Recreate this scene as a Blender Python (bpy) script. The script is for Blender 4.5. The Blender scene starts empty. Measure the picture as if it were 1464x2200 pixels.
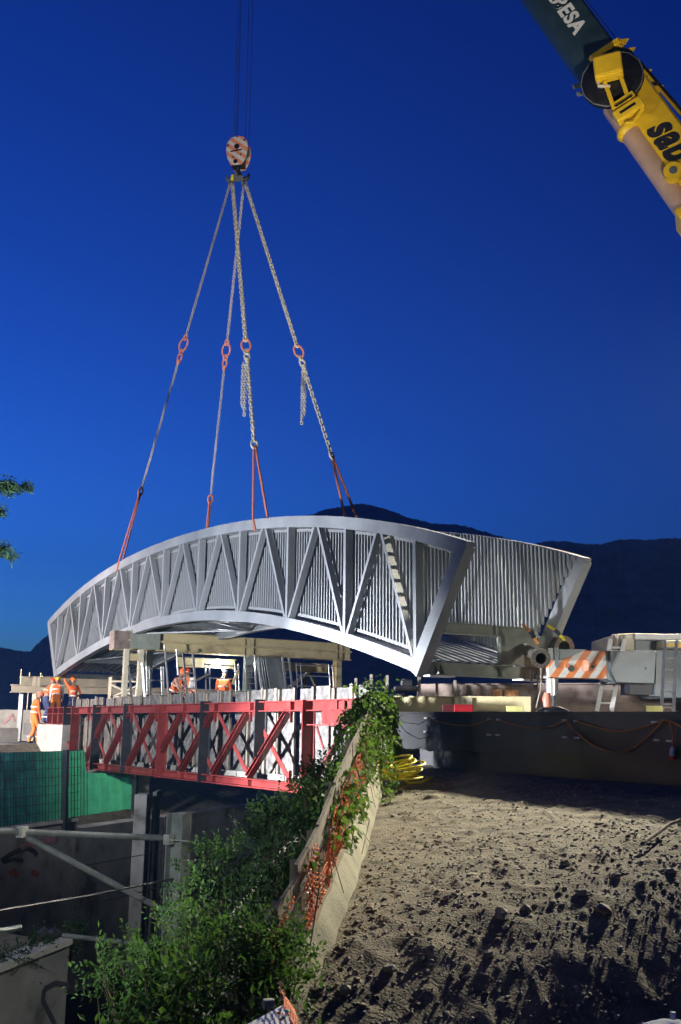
import bpy, bmesh, math, random
import numpy as np
from mathutils import Vector, Matrix
R = math.radians
random.seed(7); rng = np.random.default_rng(7)
sc = bpy.context.scene
col = sc.collection

# ------------------------------------------------------------------ camera
FPX, CX, CY = 2100.0, 732.0, 1100.0          # focal length and centre in pixels of the 1464 x 2200 photograph
HOR, ROLL = 1545.0, R(0.6)
PITCH = math.atan((HOR - CY) / FPX)
Fv = Vector((0, math.cos(PITCH), math.sin(PITCH))); U0 = Vector((0, -math.sin(PITCH), math.cos(PITCH))); R0 = Vector((1, 0, 0))
camX = R0 * math.cos(ROLL) + U0 * math.sin(ROLL)
camY = -R0 * math.sin(ROLL) + U0 * math.cos(ROLL)
cd = bpy.data.cameras.new('camera'); cam = bpy.data.objects.new('camera', cd); col.objects.link(cam)
cd.sensor_fit = 'VERTICAL'; cd.sensor_height = 36; cd.lens = 36 * FPX / 2200; cd.clip_end = 20000; cd.clip_start = 0.05
m = Matrix((camX, camY, -Fv)).transposed().to_4x4(); cam.matrix_world = m
sc.camera = cam

# ------------------------------------------------------------------ sky, light, exposure
w = bpy.data.worlds.new('World'); sc.world = w; w.use_nodes = True
nt = w.node_tree; bg = nt.nodes['Background']
sky = nt.nodes.new('ShaderNodeTexSky'); sky.sky_type = 'NISHITA'; sky.sun_disc = False
sky.sun_elevation = R(-5.0); sky.sun_rotation = R(-38); sky.air_density = 1.0; sky.dust_density = 1.0; sky.ozone_density = 4.0
tint = nt.nodes.new('ShaderNodeMix'); tint.data_type = 'RGBA'; tint.blend_type = 'MULTIPLY'; tint.inputs[0].default_value = 1.0
tint.inputs[7].default_value = (0.30, 0.97, 1.20, 1)
nt.links.new(sky.outputs[0], tint.inputs[6]); nt.links.new(tint.outputs[2], bg.inputs[0])
bg.inputs[1].default_value = 18.0
sc.view_settings.view_transform = 'Standard'; sc.view_settings.look = 'None'; sc.view_settings.exposure = 0; sc.view_settings.gamma = 1
sc.cycles.use_denoising = True
sc.cycles.max_bounces = 6; sc.cycles.diffuse_bounces = 3; sc.cycles.sample_clamp_indirect = 4

LAMPS = []
def flood(name, loc, aim, power, angle, colr, blend=0.35, radius=0.25):
    ld = bpy.data.lights.new(name, 'SPOT'); ld.energy = power; ld.spot_size = R(angle); ld.spot_blend = blend; ld.color = colr; ld.shadow_soft_size = radius
    o = bpy.data.objects.new(name, ld); col.objects.link(o); o.location = loc
    o.rotation_euler = (Vector(aim) - Vector(loc)).to_track_quat('-Z', 'Y').to_euler()
    LAMPS.append((name, Vector(loc), Vector(aim)))
flood('floodlight_beam_trench', (-9.5, 15.0, 0.9), (-3.8, 24.0, 4.0), 11500, 100, (0.90, 0.94, 1.0), 1.0)
flood('floodlight_beam_truss', (-9.5, 14.8, 0.4), (-0.4, 19.6, -0.8), 34000, 46, (0.92, 0.95, 1.0), 1.0)
flood('floodlight_beam_site', (13.5, 27.0, 11.0), (2.5, 9.0, -1.2), 72000, 50, (1.0, 0.92, 0.70), 0.25, 0.7)
flood('floodlight_beam_deck', (7.6, 8.6, 1.0), (5.5, 18.4, 0.3), 1900, 50, (1.0, 0.94, 0.82), 1.0)
flood('added_beam_hook', (6.9, 9.6, 1.1), (1.2, 25.0, 16.5), 12000, 48, (1.0, 0.90, 0.70), 0.7)  # added lamp with no visible source, brightens boom, hook and chains
flood('floodlight_beam_far_bank', (-17.0, 27.0, 1.9), (-9.0, 35.0, 1.2), 11000, 105, (1.0, 0.90, 0.86), 0.8)
flood('floodlight_beam_verge', (-4.6, 3.0, 2.0), (-2.7, 10.0, -2.5), 4200, 54, (0.92, 1.0, 0.90), 0.8)

# ------------------------------------------------------------------ pixel -> world
def ray(px, py):
    return Fv + camX * ((px - CX) / FPX) + camY * ((CY - py) / FPX)
def P(px, py, Y):
    d = ray(px, py); return d * (Y / d.y)
def RP(px, py, p0, n):
    d = ray(px, py); return d * (Vector(p0).dot(n) / d.dot(n))
def proj(p):
    d = Vector(p).dot(Fv); return (CX + FPX * Vector(p).dot(camX) / d, CY - FPX * Vector(p).dot(camY) / d)
def PZ(px, py, z):
    d = ray(px, py); return d * (z / d.z)

# bridge directions: A runs along the bridges (away, to the left), N across them (away, to the right)
_v = ray(-690, HOR - (690 + CX) * math.tan(ROLL)); A = Vector((_v.x, _v.y, 0)).normalized(); N = Vector((A.y, -A.x, 0))
Z = Vector((0, 0, 1))

# ------------------------------------------------------------------ materials
MATS = {}
def mat(name, c, rough=0.6, metal=0.0, var=0.12, scale=6.0, bump=0.05, bscale=40.0, c2=None, emis=None, spec=0.5, fac=0.35, stretch=None):
    if name in MATS: return MATS[name]
    mm = bpy.data.materials.new(name); mm.use_nodes = True; t = mm.node_tree; b = t.nodes['Principled BSDF']
    b.inputs['Roughness'].default_value = rough; b.inputs['Metallic'].default_value = metal; b.inputs['Specular IOR Level'].default_value = spec
    tc = t.nodes.new('ShaderNodeTexCoord'); src = tc.outputs['Object']
    if stretch:
        mp = t.nodes.new('ShaderNodeMapping'); mp.inputs['Scale'].default_value = stretch; t.links.new(src, mp.inputs[0]); src = mp.outputs[0]
    n1 = t.nodes.new('ShaderNodeTexNoise'); n1.inputs['Scale'].default_value = scale; n1.inputs['Detail'].default_value = 6; n1.inputs['Roughness'].default_value = 0.62
    t.links.new(src, n1.inputs['Vector'])
    ramp = t.nodes.new('ShaderNodeValToRGB'); t.links.new(n1.outputs['Fac'], ramp.inputs[0])
    d = [max(0, x * (1 - var * 2.0)) for x in c]; l = [min(1, x * (1 + var * 1.4)) for x in c]
    ramp.color_ramp.elements[0].position = 0.33; ramp.color_ramp.elements[1].position = 0.68
    ramp.color_ramp.elements[0].color = (*(c2 if c2 else d), 1); ramp.color_ramp.elements[1].color = (*l, 1)
    if c2:
        e = ramp.color_ramp.elements.new(0.33 + fac * 0.35); e.color = (*c, 1)
    t.links.new(ramp.outputs[0], b.inputs['Base Color'])
    mr = t.nodes.new('ShaderNodeMapRange'); mr.inputs[3].default_value = max(0, rough - 0.12); mr.inputs[4].default_value = min(1, rough + 0.12)
    t.links.new(n1.outputs['Fac'], mr.inputs[0]); t.links.new(mr.outputs[0], b.inputs['Roughness'])
    if bump:
        n2 = t.nodes.new('ShaderNodeTexNoise'); n2.inputs['Scale'].default_value = bscale; n2.inputs['Detail'].default_value = 4; t.links.new(src, n2.inputs['Vector'])
        bp = t.nodes.new('ShaderNodeBump'); bp.inputs['Strength'].default_value = bump; bp.inputs['Distance'].default_value = 0.02
        t.links.new(n2.outputs['Fac'], bp.inputs['Height']); t.links.new(bp.outputs[0], b.inputs['Normal'])
    if emis:
        b.inputs['Emission Color'].default_value = (*emis[:3], 1); b.inputs['Emission Strength'].default_value = emis[3]
    MATS[name] = mm; return mm

def stripes(name, c1, c2, width, ang, rough=0.5, axis='XZ'):
    """diagonal painted warning stripes in object space"""
    mm = mat(name, c1, rough); t = mm.node_tree; b = t.nodes['Principled BSDF']
    tc = t.nodes.new('ShaderNodeTexCoord'); dp = t.nodes.new('ShaderNodeVectorMath'); dp.operation = 'DOT_PRODUCT'
    dp.inputs[1].default_value = ang
    t.links.new(tc.outputs['Object'], dp.inputs[0])
    mu = t.nodes.new('ShaderNodeMath'); mu.operation = 'MULTIPLY'; mu.inputs[1].default_value = 1 / (2 * width); t.links.new(dp.outputs['Value'], mu.inputs[0])
    fr = t.nodes.new('ShaderNodeMath'); fr.operation = 'FRACT'; t.links.new(mu.outputs[0], fr.inputs[0])
    gt = t.nodes.new('ShaderNodeMath'); gt.operation = 'GREATER_THAN'; gt.inputs[1].default_value = 0.5; t.links.new(fr.outputs[0], gt.inputs[0])
    no = t.nodes.new('ShaderNodeTexNoise'); no.inputs['Scale'].default_value = 9
    mx = t.nodes.new('ShaderNodeMix'); mx.data_type = 'RGBA'; mx.inputs[6].default_value = (*c1, 1); mx.inputs[7].default_value = (*c2, 1); t.links.new(gt.outputs[0], mx.inputs[0])
    m2 = t.nodes.new('ShaderNodeMix'); m2.data_type = 'RGBA'; m2.blend_type = 'MULTIPLY'; m2.inputs[0].default_value = 0.35; t.links.new(mx.outputs[2], m2.inputs[6]); t.links.new(no.outputs['Fac'], m2.inputs[7])
    t.links.new(m2.outputs[2], b.inputs['Base Color']); return mm

M_GREY = mat('grey_bridge_paint', (0.27, 0.285, 0.305), 0.42, 0.0, 0.12, 0.9, 0.03)
M_GREYD = mat('grey_galvanised', (0.21, 0.225, 0.235), 0.45, 0.4, 0.14, 5)
M_DECK = mat('deck_sheet_metal', (0.22, 0.25, 0.30), 0.35, 0.5, 0.15, 3)
M_RED = mat('red_oxide_paint', (0.15, 0.022, 0.021), 0.36, 0, 0.3, 3.5, 0.05, 60, c2=(0.13, 0.018, 0.017))
M_BLACKST = mat('black_steel', (0.020, 0.021, 0.028), 0.5, 0.0, 0.2, 5)
M_OSB = mat('strand_board', (0.085, 0.08, 0.077), 0.85, 0, 0.7, 8, 0.1, 60, c2=(0.035, 0.03, 0.027))
M_WOOD = mat('weathered_timber', (0.19, 0.16, 0.13), 0.85, 0, 0.25, 5, 0.15, 50, stretch=(6, 6, 1))
M_TIMBERW = mat('pale_timber', (0.26, 0.25, 0.23), 0.8, 0, 0.12, 4)
M_YEL = mat('yellow_steel_paint', (0.50, 0.41, 0.23), 0.55, 0, 0.13, 2.0, 0.03, c2=(0.34, 0.26, 0.15))
M_CREAM = mat('cream_steel_paint', (0.62, 0.55, 0.42), 0.6, 0, 0.1, 2)
M_GREENY = mat('pale_green_primer', (0.27, 0.29, 0.245), 0.6, 0, 0.12, 3)
M_RUST = mat('rusty_brown_steel', (0.20, 0.15, 0.13), 0.75, 0.0, 0.25, 3, 0.15, 30, c2=(0.10, 0.065, 0.05))
M_DARKWALL = mat('dark_steel_plate', (0.042, 0.041, 0.046), 0.38, 0.1, 0.4, 1.0, 0.10, 10, c2=(0.026, 0.022, 0.02))
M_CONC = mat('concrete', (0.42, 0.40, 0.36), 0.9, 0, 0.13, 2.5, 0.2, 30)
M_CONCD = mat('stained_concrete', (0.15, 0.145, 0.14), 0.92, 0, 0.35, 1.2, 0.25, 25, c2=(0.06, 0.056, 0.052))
M_CONCY = mat('yellowish_concrete', (0.22, 0.205, 0.145), 0.92, 0, 0.3, 2.6, 0.4, 40, c2=(0.14, 0.13, 0.09))
M_EARTH = mat('stony_earth', (0.15, 0.128, 0.088), 0.95, 0, 0.4, 5, 0.8, 45, c2=(0.085, 0.075, 0.055))
M_STONE = mat('pale_stone', (0.27, 0.255, 0.205), 0.9, 0, 0.25, 9, 0.2)
M_ALU = mat('aluminium', (0.62, 0.62, 0.60), 0.35, 0.7, 0.1, 8)
M_WHITE = mat('white_paint', (0.78, 0.78, 0.76), 0.45, 0, 0.06, 5)
M_CRY = mat('crane_yellow', (0.80, 0.50, 0.02), 0.38, 0, 0.07, 2.5, 0.03)
M_CRG = mat('crane_dark_green', (0.022, 0.044, 0.058), 0.4, 0, 0.15, 2)
M_CRGREY = mat('crane_grey', (0.13, 0.155, 0.17), 0.42, 0.1, 0.15, 3, 0.04)
M_BLK = mat('black_rubber', (0.012, 0.012, 0.014), 0.45, 0, 0.2, 6)
M_CHAIN = mat('zinc_chain', (0.62, 0.57, 0.43), 0.45, 0.0, 0.15, 12)
M_SLING = mat('orange_red_webbing', (0.42, 0.13, 0.085), 0.8, 0, 0.15, 20)
M_HOOKPINK = mat('salmon_chain_fitting', (0.75, 0.26, 0.17), 0.45, 0, 0.1, 9)
M_ORANGE = mat('hi_vis_orange', (0.95, 0.17, 0.035), 0.75, 0, 0.08, 14, 0.3, 30)
M_ORANGET = mat('faded_orange_trousers', (0.95, 0.26, 0.06), 0.8, 0, 0.1, 14, 0.3, 30)
M_REFL = mat('reflective_band', (0.75, 0.72, 0.68), 0.4, 0, 0.05, 20)
M_SKIN = mat('skin', (0.34, 0.19, 0.13), 0.6, 0, 0.06, 20)
M_DARKCLOTH = mat('dark_cloth', (0.03, 0.035, 0.05), 0.85, 0, 0.2, 14)
M_WHITECLOTH = mat('white_cloth', (0.7, 0.68, 0.66), 0.85, 0, 0.08, 14)
M_BLUECLOTH = mat('blue_cloth', (0.06, 0.09, 0.22), 0.85, 0, 0.15, 14)
M_BOOT = mat('boot_leather', (0.04, 0.03, 0.025), 0.6)
M_HELO = mat('orange_helmet', (0.95, 0.19, 0.03), 0.3, 0, 0.04, 5, 0)
M_HELY = mat('yellow_helmet', (0.92, 0.55, 0.02), 0.3, 0, 0.04, 5, 0)
M_HELR = mat('red_orange_helmet', (0.85, 0.09, 0.02), 0.3, 0, 0.04, 5, 0)
M_HELP = mat('salmon_helmet', (0.85, 0.26, 0.16), 0.35, 0, 0.04, 5, 0)
M_CABLE = mat('orange_cable', (0.60, 0.24, 0.06), 0.6)
M_HOSE = mat('yellow_hose', (0.85, 0.72, 0.03), 0.5, 0, 0.06, 9)
M_MESHO = mat('orange_plastic_mesh', (0.95, 0.22, 0.05), 0.55, 0, 0.1, 9)
M_ROPE = mat('steel_rope', (0.05, 0.05, 0.06), 0.5, 0.5)
M_GLASSL = mat('lit_lamp', (0.9, 0.9, 0.9), 0.3, 0, 0, 5, 0, emis=(0.85, 0.93, 1.0, 60))
M_REDBOX = mat('red_plastic', (0.45, 0.02, 0.03), 0.4)
M_YBLK = mat('pale_yellow_block', (0.70, 0.66, 0.25), 0.8)
M_BARK = mat('bark', (0.10, 0.075, 0.05), 0.9, 0, 0.25, 12, 0.3)
def leafmat(name, c, tr=0.35):
    mm = mat(name, c, 0.62, 0, 0.5, 2.6, 0, spec=0.18); t = mm.node_tree; b = t.nodes['Principled BSDF']; out = t.nodes['Material Output']
    tl = t.nodes.new('ShaderNodeBsdfTranslucent'); tl.inputs[0].default_value = (c[0] * 1.6, c[1] * 1.7, c[2] * 0.9, 1)
    mx = t.nodes.new('ShaderNodeMixShader'); mx.inputs[0].default_value = tr
    t.links.new(b.outputs[0], mx.inputs[1]); t.links.new(tl.outputs[0], mx.inputs[2]); t.links.new(mx.outputs[0], out.inputs[0]); return mm
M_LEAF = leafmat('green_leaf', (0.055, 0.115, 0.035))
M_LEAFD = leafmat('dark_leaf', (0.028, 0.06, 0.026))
M_IVY = leafmat('ivy_leaf', (0.075, 0.14, 0.035))
M_NEEDLE = leafmat('conifer_needles', (0.06, 0.12, 0.05))
M_NET = leafmat('green_shade_net', (0.04, 0.25, 0.22), 0.5)
M_HILL = mat('wooded_hill', (0.07, 0.115, 0.115), 1.0, 0, 0.5, 0.06, 0, c2=(0.012, 0.02, 0.016))

# ------------------------------------------------------------------ mesh builder
def frame(d, up=Z):
    d = Vector(d).normalized(); up = Vector(up)
    if abs(d.dot(up.normalized())) > 0.999: up = Vector((1, 0, 0))
    s = d.cross(up).normalized(); u = s.cross(d).normalized(); return d, s, u
class MB:
    def __init__(self): self.v = []; self.f = []
    def add(self, vs, fs):
        n = len(self.v); self.v += [Vector(x) for x in vs]; self.f += [tuple(i + n for i in q) for q in fs]; return self
    def hexa(self, c8):
        return self.add(c8, [(0, 3, 2, 1), (4, 5, 6, 7), (0, 1, 5, 4), (1, 2, 6, 5), (2, 3, 7, 6), (3, 0, 4, 7)])
    def box(self, c, sx, sy, sz, ux=(1, 0, 0), uy=None):
        ux = Vector(ux).normalized(); uy = Vector(uy).normalized() if uy else Z.cross(ux).normalized(); uz = ux.cross(uy); c = Vector(c)
        ex, ey, ez = ux * sx / 2, uy * sy / 2, uz * sz / 2
        return self.hexa([c - ex - ey - ez, c + ex - ey - ez, c + ex + ey - ez, c - ex + ey - ez, c - ex - ey + ez, c + ex - ey + ez, c + ex + ey + ez, c - ex + ey + ez])
    def beam(self, p0, p1, w_, h_, up=Z):
        p0, p1 = Vector(p0), Vector(p1); d, s, u = frame(p1 - p0, up); e, k = s * w_ / 2, u * h_ / 2
        return self.hexa([p0 - e - k, p0 + e - k, p0 + e + k, p0 - e + k, p1 - e - k, p1 + e - k, p1 + e + k, p1 - e + k])
    def ibeam(self, p0, p1, w_, h_, tf=0.02, tw=0.015, up=Z):
        p0, p1 = Vector(p0), Vector(p1); d, s, u = frame(p1 - p0, up); o = u * (h_ / 2 - tf / 2)
        self.beam(p0 + o, p1 + o, w_, tf, up); self.beam(p0 - o, p1 - o, w_, tf, up); return self.beam(p0, p1, tw, h_ - 2 * tf, up)
    def tube(self, pts, r, n=8, closed=False, cap=True):
        pts = [Vector(p) for p in pts]; rs = r if isinstance(r, (list, tuple)) else [r] * len(pts); base = len(self.v); L = len(pts); pu = None
        for i, p in enumerate(pts):
            if closed: d = pts[(i + 1) % L] - pts[i - 1]
            else: d = pts[min(i + 1, L - 1)] - pts[max(i - 1, 0)]
            if d.length < 1e-9: d = Z
            d.normalize()
            if pu is None: _, s, u = frame(d)
            else:
                u = pu - d * pu.dot(d)
                if u.length < 1e-6: _, s, u = frame(d)
                u.normalize(); s = d.cross(u)
            pu = u
            for k in range(n):
                a = 2 * math.pi * k / n; self.v.append(p + (s * math.cos(a) + u * math.sin(a)) * rs[i])
        for i in range(L if closed else L - 1):
            j = (i + 1) % L
            for k in range(n): self.f.append((base + i * n + k, base + i * n + (k + 1) % n, base + j * n + (k + 1) % n, base + j * n + k))
        if cap and not closed:
            self.f.append(tuple(base + k for k in range(n))[::-1]); self.f.append(tuple(base + (L - 1) * n + k for k in range(n)))
        return self
    def prism(self, poly, o, ux, uy, dep):
        """polygon (x,y) in the plane o,ux,uy, thickened by the vector dep"""
        o, ux, uy, dep = Vector(o), Vector(ux), Vector(uy), Vector(dep); n = len(poly)
        a = [o + ux * x + uy * y for x, y in poly]; b = [p + dep for p in a]
        return self.add(a + b, [tuple(range(n))[::-1], tuple(range(n, 2 * n))] + [(i, (i + 1) % n, n + (i + 1) % n, n + i) for i in range(n)])
    def sweep(self, sections):
        """list of equal-length rings -> closed tube of faces"""
        base = len(self.v); n = len(sections[0])
        for s in sections: self.v += [Vector(x) for x in s]
        for i in range(len(sections) - 1):
            for k in range(n): self.f.append((base + i * n + k, base + i * n + (k + 1) % n, base + (i + 1) * n + (k + 1) % n, base + (i + 1) * n + k))
        self.f.append(tuple(base + k for k in range(n))[::-1]); self.f.append(tuple(base + (len(sections) - 1) * n + k for k in range(n))); return self
    def ball(self, c, rx, ry, rz, nu=12, nv=8, ux=(1, 0, 0), v0=0.0, v1=1.0):
        base = len(self.v); c = Vector(c); ux = Vector(ux).normalized(); uy = Z.cross(ux)
        for j in range(nv + 1):
            ph = math.pi * (v0 + (v1 - v0) * j / nv) - math.pi / 2
            for i in range(nu):
                t = 2 * math.pi * i / nu
                self.v.append(c + ux * rx * math.cos(ph) * math.cos(t) + uy * ry * math.cos(ph) * math.sin(t) + Z * rz * math.sin(ph))
        for j in range(nv):
            for i in range(nu): self.f.append((base + j * nu + i, base + j * nu + (i + 1) % nu, base + (j + 1) * nu + (i + 1) % nu, base + (j + 1) * nu + i))
        return self
    def build(self, name, material, parent=None, smooth=False, bevel=0.0):
        off = parent_off(parent); me = bpy.data.meshes.new(name)
        me.from_pydata([tuple(p - off) for p in self.v], [], self.f)
        bm = bmesh.new(); bm.from_mesh(me); bmesh.ops.recalc_face_normals(bm, faces=bm.faces); bm.to_mesh(me); bm.free()
        me.materials.append(material)
        if smooth:
            me.polygons.foreach_set('use_smooth', [True] * len(me.polygons))
            me.set_sharp_from_angle(angle=R(40))
        o = bpy.data.objects.new(name, me); col.objects.link(o)
        if parent: o.parent = parent
        if bevel:
            bv = o.modifiers.new('bevel', 'BEVEL'); bv.width = bevel; bv.segments = 2; bv.limit_method = 'ANGLE'
        return o
OFF = {}
def parent_off(p):
    o = Vector((0, 0, 0))
    while p is not None: o += Vector(p.location); p = p.parent
    return o
def tag(o, label=None, cat=None, group=None, kind=None):
    if label: o['label'] = label
    if cat: o['category'] = cat
    if group: o['group'] = group
    if kind: o['kind'] = kind
    return o
def thing(name, label, cat, loc, group=None):
    o = bpy.data.objects.new(name, None); col.objects.link(o); o.location = loc; o.empty_display_size = 0.2
    return tag(o, label, cat, group)
def structure(o): o['kind'] = 'structure'; return o
UNIT = {}
def unit_bar(name, material, parent, p0, p1, w_, h_, up=Z):
    """a straight bar that shares one unit-cube mesh per material"""
    if material.name not in UNIT:
        b = MB().hexa([(-.5, -.5, 0), (.5, -.5, 0), (.5, .5, 0), (-.5, .5, 0), (-.5, -.5, 1), (.5, -.5, 1), (.5, .5, 1), (-.5, .5, 1)])
        me = bpy.data.meshes.new('bar_' + material.name); me.from_pydata([tuple(x) for x in b.v], [], b.f); me.materials.append(material); UNIT[material.name] = me
    o = bpy.data.objects.new(name, UNIT[material.name]); col.objects.link(o)
    p0, p1 = Vector(p0), Vector(p1); d, s, u = frame(p1 - p0, up); off = parent_off(parent)
    mm = Matrix((s * w_, u * h_, d * (p1 - p0).length)).transposed().to_4x4(); mm.translation = p0 - off
    if parent: o.parent = parent
    o.matrix_local = mm; return o
def np_mesh(name, V, F, material, parent=None, smooth=False):
    off = parent_off(parent); me = bpy.data.meshes.new(name)
    V = np.asarray(V, dtype=np.float64) - np.array(off); me.from_pydata(V.tolist(), [], F.tolist() if hasattr(F, 'tolist') else F)
    me.materials.append(material)
    if smooth: me.polygons.foreach_set('use_smooth', [True] * len(me.polygons))
    o = bpy.data.objects.new(name, me); col.objects.link(o)
    if parent: o.parent = parent
    return o
# value noise for terrain
_perm = rng.random((256, 256))
def vnoise(x, y):
    xi = np.floor(x).astype(int); yi = np.floor(y).astype(int); fx = x - xi; fy = y - yi; fx = fx * fx * (3 - 2 * fx); fy = fy * fy * (3 - 2 * fy)
    g = lambda a, b: _perm[a % 256, b % 256]
    return (g(xi, yi) * (1 - fx) + g(xi + 1, yi) * fx) * (1 - fy) + (g(xi, yi + 1) * (1 - fx) + g(xi + 1, yi + 1) * fx) * fy
def fbm(x, y, o=4):
    s = 0; a = 0.5
    for i in range(o): s = s + a * (vnoise(x + 17.3 * i, y + 9.1 * i) - 0.5) * 2; x, y, a = x * 2.03, y * 2.03, a * 0.5
    return s
# ================================================================== SETTING: terrain, hills, banks
W0 = P(916, 1540, 16.3)                                   # a point of the steel deck-edge girder, parallel to the bridges
c1 = np.array([2.95, 8.35]); c2_ = np.array([-0.3, 6.85])
cdir = (c1 - c2_) / np.linalg.norm(c1 - c2_); cn = np.array([cdir[1], -cdir[0]])
def g_plane(x, y):
    d = -((x - W0.x) * N.x + (y - W0.y) * N.y)
    e = (x - c2_[0]) * cn[0] + (y - c2_[1]) * cn[1]
    sp = np.log1p(np.exp(np.clip(e * 2.2, -30, 30))) / 2.2
    return -0.76 - 0.125 * np.maximum(d, 0) - 1.1 * sp
def hit_ground(px, py):
    d = ray(px, py); lo, hi = 1.0, 40.0
    for _ in range(60):
        mid = (lo + hi) / 2; p = d * (mid / d.y)
        if p.z > g_plane(p.x, p.y): lo = mid
        else: hi = mid
    return d * (lo / d.y)
FENCE = [hit_ground(*p) for p in ((822, 1700), (808, 1740), (788, 1815), (763, 1892), (738, 1962), (712, 2030), (678, 2098), (640, 2165), (600, 2230))]
fy = np.array([p.y for p in FENCE])[::-1]; fx = np.array([p.x for p in FENCE])[::-1]
def fence_x(y): return np.interp(y, fy, fx)
fl = (FENCE[0] - FENCE[-1]).normalized(); 
def g_full(x, y, detail=True):
    z = g_plane(x, y); h = fence_x(y) - 0.32 - x
    bank = np.maximum(h, 0); z = z - 1.15 * np.maximum(bank - 0.15, 0)
    if detail:
        # loose soil: clods and tracked ridges
        u = x * 0.72 + y * 0.69; v = -x * 0.69 + y * 0.72
        a = 0.045 * fbm(u * 0.7, v * 1.9, 3) + 0.026 * fbm(u * 2.0 + 5, v * 5.6, 3) + 0.018 * fbm(x * 7.5, y * 7.5 + 3, 3) + 0.011 * fbm(x * 17, y * 17, 2)
        clod = np.maximum(vnoise(u * 2.6 + 31, v * 4.4) - 0.70, 0) * 0.22 + np.maximum(vnoise(x * 7.7 + 11, y * 7.7) - 0.68, 0) * 0.12
        d = -((x - W0.x) * N.x + (y - W0.y) * N.y)
        k = np.clip(d * 0.6 + 0.25, 0.2, 1.0); z = z + (a + clod) * k * 0.6
    return np.maximum(z, -7.2)
xs = np.arange(-5.2, 8.6, 0.028); ys = np.arange(2.6, 17.6, 0.028)
X, Y = np.meshgrid(xs, ys); Zg = g_full(X, Y)
nx, ny = len(xs), len(ys); idx = np.arange(nx * ny).reshape(ny, nx)
D = -((X - W0.x) * N.x + (Y - W0.y) * N.y)
inview = (np.abs(X) < 0.42 * Y + 0.9) & (D > -1.4)
ok = inview[:-1, :-1] & inview[1:, 1:] & inview[1:, :-1] & inview[:-1, 1:]
F = np.stack([idx[:-1, :-1], idx[:-1, 1:], idx[1:, 1:], idx[1:, :-1]], -1)[ok]
used = np.unique(F); remap = -np.ones(nx * ny, int); remap[used] = np.arange(len(used))
V = np.stack([X.ravel(), Y.ravel(), Zg.ravel()], -1)[used]
earth = structure(np_mesh('earth_slope', V, remap[F], M_EARTH, smooth=True))
# coarse rest of the embankment, outside the picture
xs2 = np.linspace(-14, 26, 60); ys2 = np.linspace(-14, 14, 50); X2, Y2 = np.meshgrid(xs2, ys2); Z2 = g_full(X2, Y2, False) - 0.25
i2 = np.arange(X2.size).reshape(X2.shape); F2 = np.stack([i2[:-1, :-1], i2[:-1, 1:], i2[1:, 1:], i2[1:, :-1]], -1).reshape(-1, 4)
structure(np_mesh('embankment', np.stack([X2.ravel(), Y2.ravel(), Z2.ravel()], -1), F2, M_EARTH, smooth=True))
ICO = [(0, 8, 4), (0, 4, 5), (0, 5, 10), (0, 10, 8), (2, 5, 4), (2, 4, 9), (2, 9, 11), (2, 11, 5), (1, 6, 8), (1, 8, 10), (1, 10, 7), (1, 7, 6), (3, 9, 6), (3, 6, 7), (3, 7, 11), (3, 11, 9), (4, 8, 6), (4, 6, 9), (5, 11, 7), (5, 7, 10)]
# scattered gravel and stones on the slope
def rock(bm, c, r, nv=None):
    c = Vector(c); ax = Vector((random.uniform(-1, 1), random.uniform(-1, 1), random.uniform(-.4, .4))).normalized()
    g_ = 0.618; base = [(0, 1, g_), (0, -1, g_), (0, 1, -g_), (0, -1, -g_), (1, g_, 0), (-1, g_, 0), (1, -g_, 0), (-1, -g_, 0), (g_, 0, 1), (g_, 0, -1), (-g_, 0, 1), (-g_, 0, -1)]
    s = (random.uniform(.7, 1.3), random.uniform(.6, 1.1), random.uniform(.5, .8)); q = ax.to_track_quat('X', 'Z')
    vs = [c + q @ Vector((b[0] * s[0] * random.uniform(.82, 1.12), b[1] * s[1] * random.uniform(.82, 1.12), b[2] * s[2])) * r for b in base]
    bm.add(vs, ICO)
def slope_points(n, y0=5.6, y1=16.5):
    out = []
    while len(out) < n:
        y = random.uniform(y0, y1) if random.random() < 0.5 else random.uniform(y0, 10.5); x = random.uniform(-0.6, 0.37 * y + 0.3)
        if x < float(fence_x(y)) + 0.05 or -((x - W0.x) * N.x + (y - W0.y) * N.y) < 0.25: continue
        out.append((x, y, float(g_full(np.array(x), np.array(y)))))
    return out
b = MB()
for (x, y, z) in slope_points(7000):
    rock(b, (x, y, z), 0.006 + 0.018 * random.random() ** 3)
gv = b.build('gravel', M_STONE); tag(gv, 'pale gravel scattered over the brown earth slope', 'gravel', kind='stuff')
b = MB()
for (x, y, z) in slope_points(1300): rock(b, (x, y, z - .006), 0.008 + 0.026 * random.random() ** 4)
tag(b.build('earth_clods', M_EARTH), 'loose brown clods lying on the earth slope', 'earth clods', kind='stuff')
for i, (px, py, r) in enumerate([(1080, 1978, .06), (1297, 1962, .055), (1252, 1925, .06), (1215, 1858, .05), (1443, 1877, .045), (838, 2083, .05), (742, 2132, .05), (905, 2060, .04), (1054, 2052, .045), (1130, 1957, .05), (1324, 1884, .045), (1188, 1943, .04), (960, 1935, .035), (1380, 1905, .04)]):
    p = hit_ground(px, py); b = MB(); zz = float(g_full(np.array(p.x), np.array(p.y))); rock(b, (p.x, p.y, zz + r * .3), r)
    tag(b.build('stone', M_STONE), 'pale fist-sized stone lying on the earth slope', 'stone', 'pale stones on the earth slope')
b = MB(); q = [hit_ground(*p) for p in ((1385, 1827), (1412, 1808), (1438, 1788), (1462, 1778))]
b.tube([p + Z * 0.07 for p in q], [.012, .016, .016, .014], 6); tag(b.build('dry_branch', M_WOOD, smooth=True), 'thin pale dry branch lying on the earth slope', 'branch')

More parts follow.
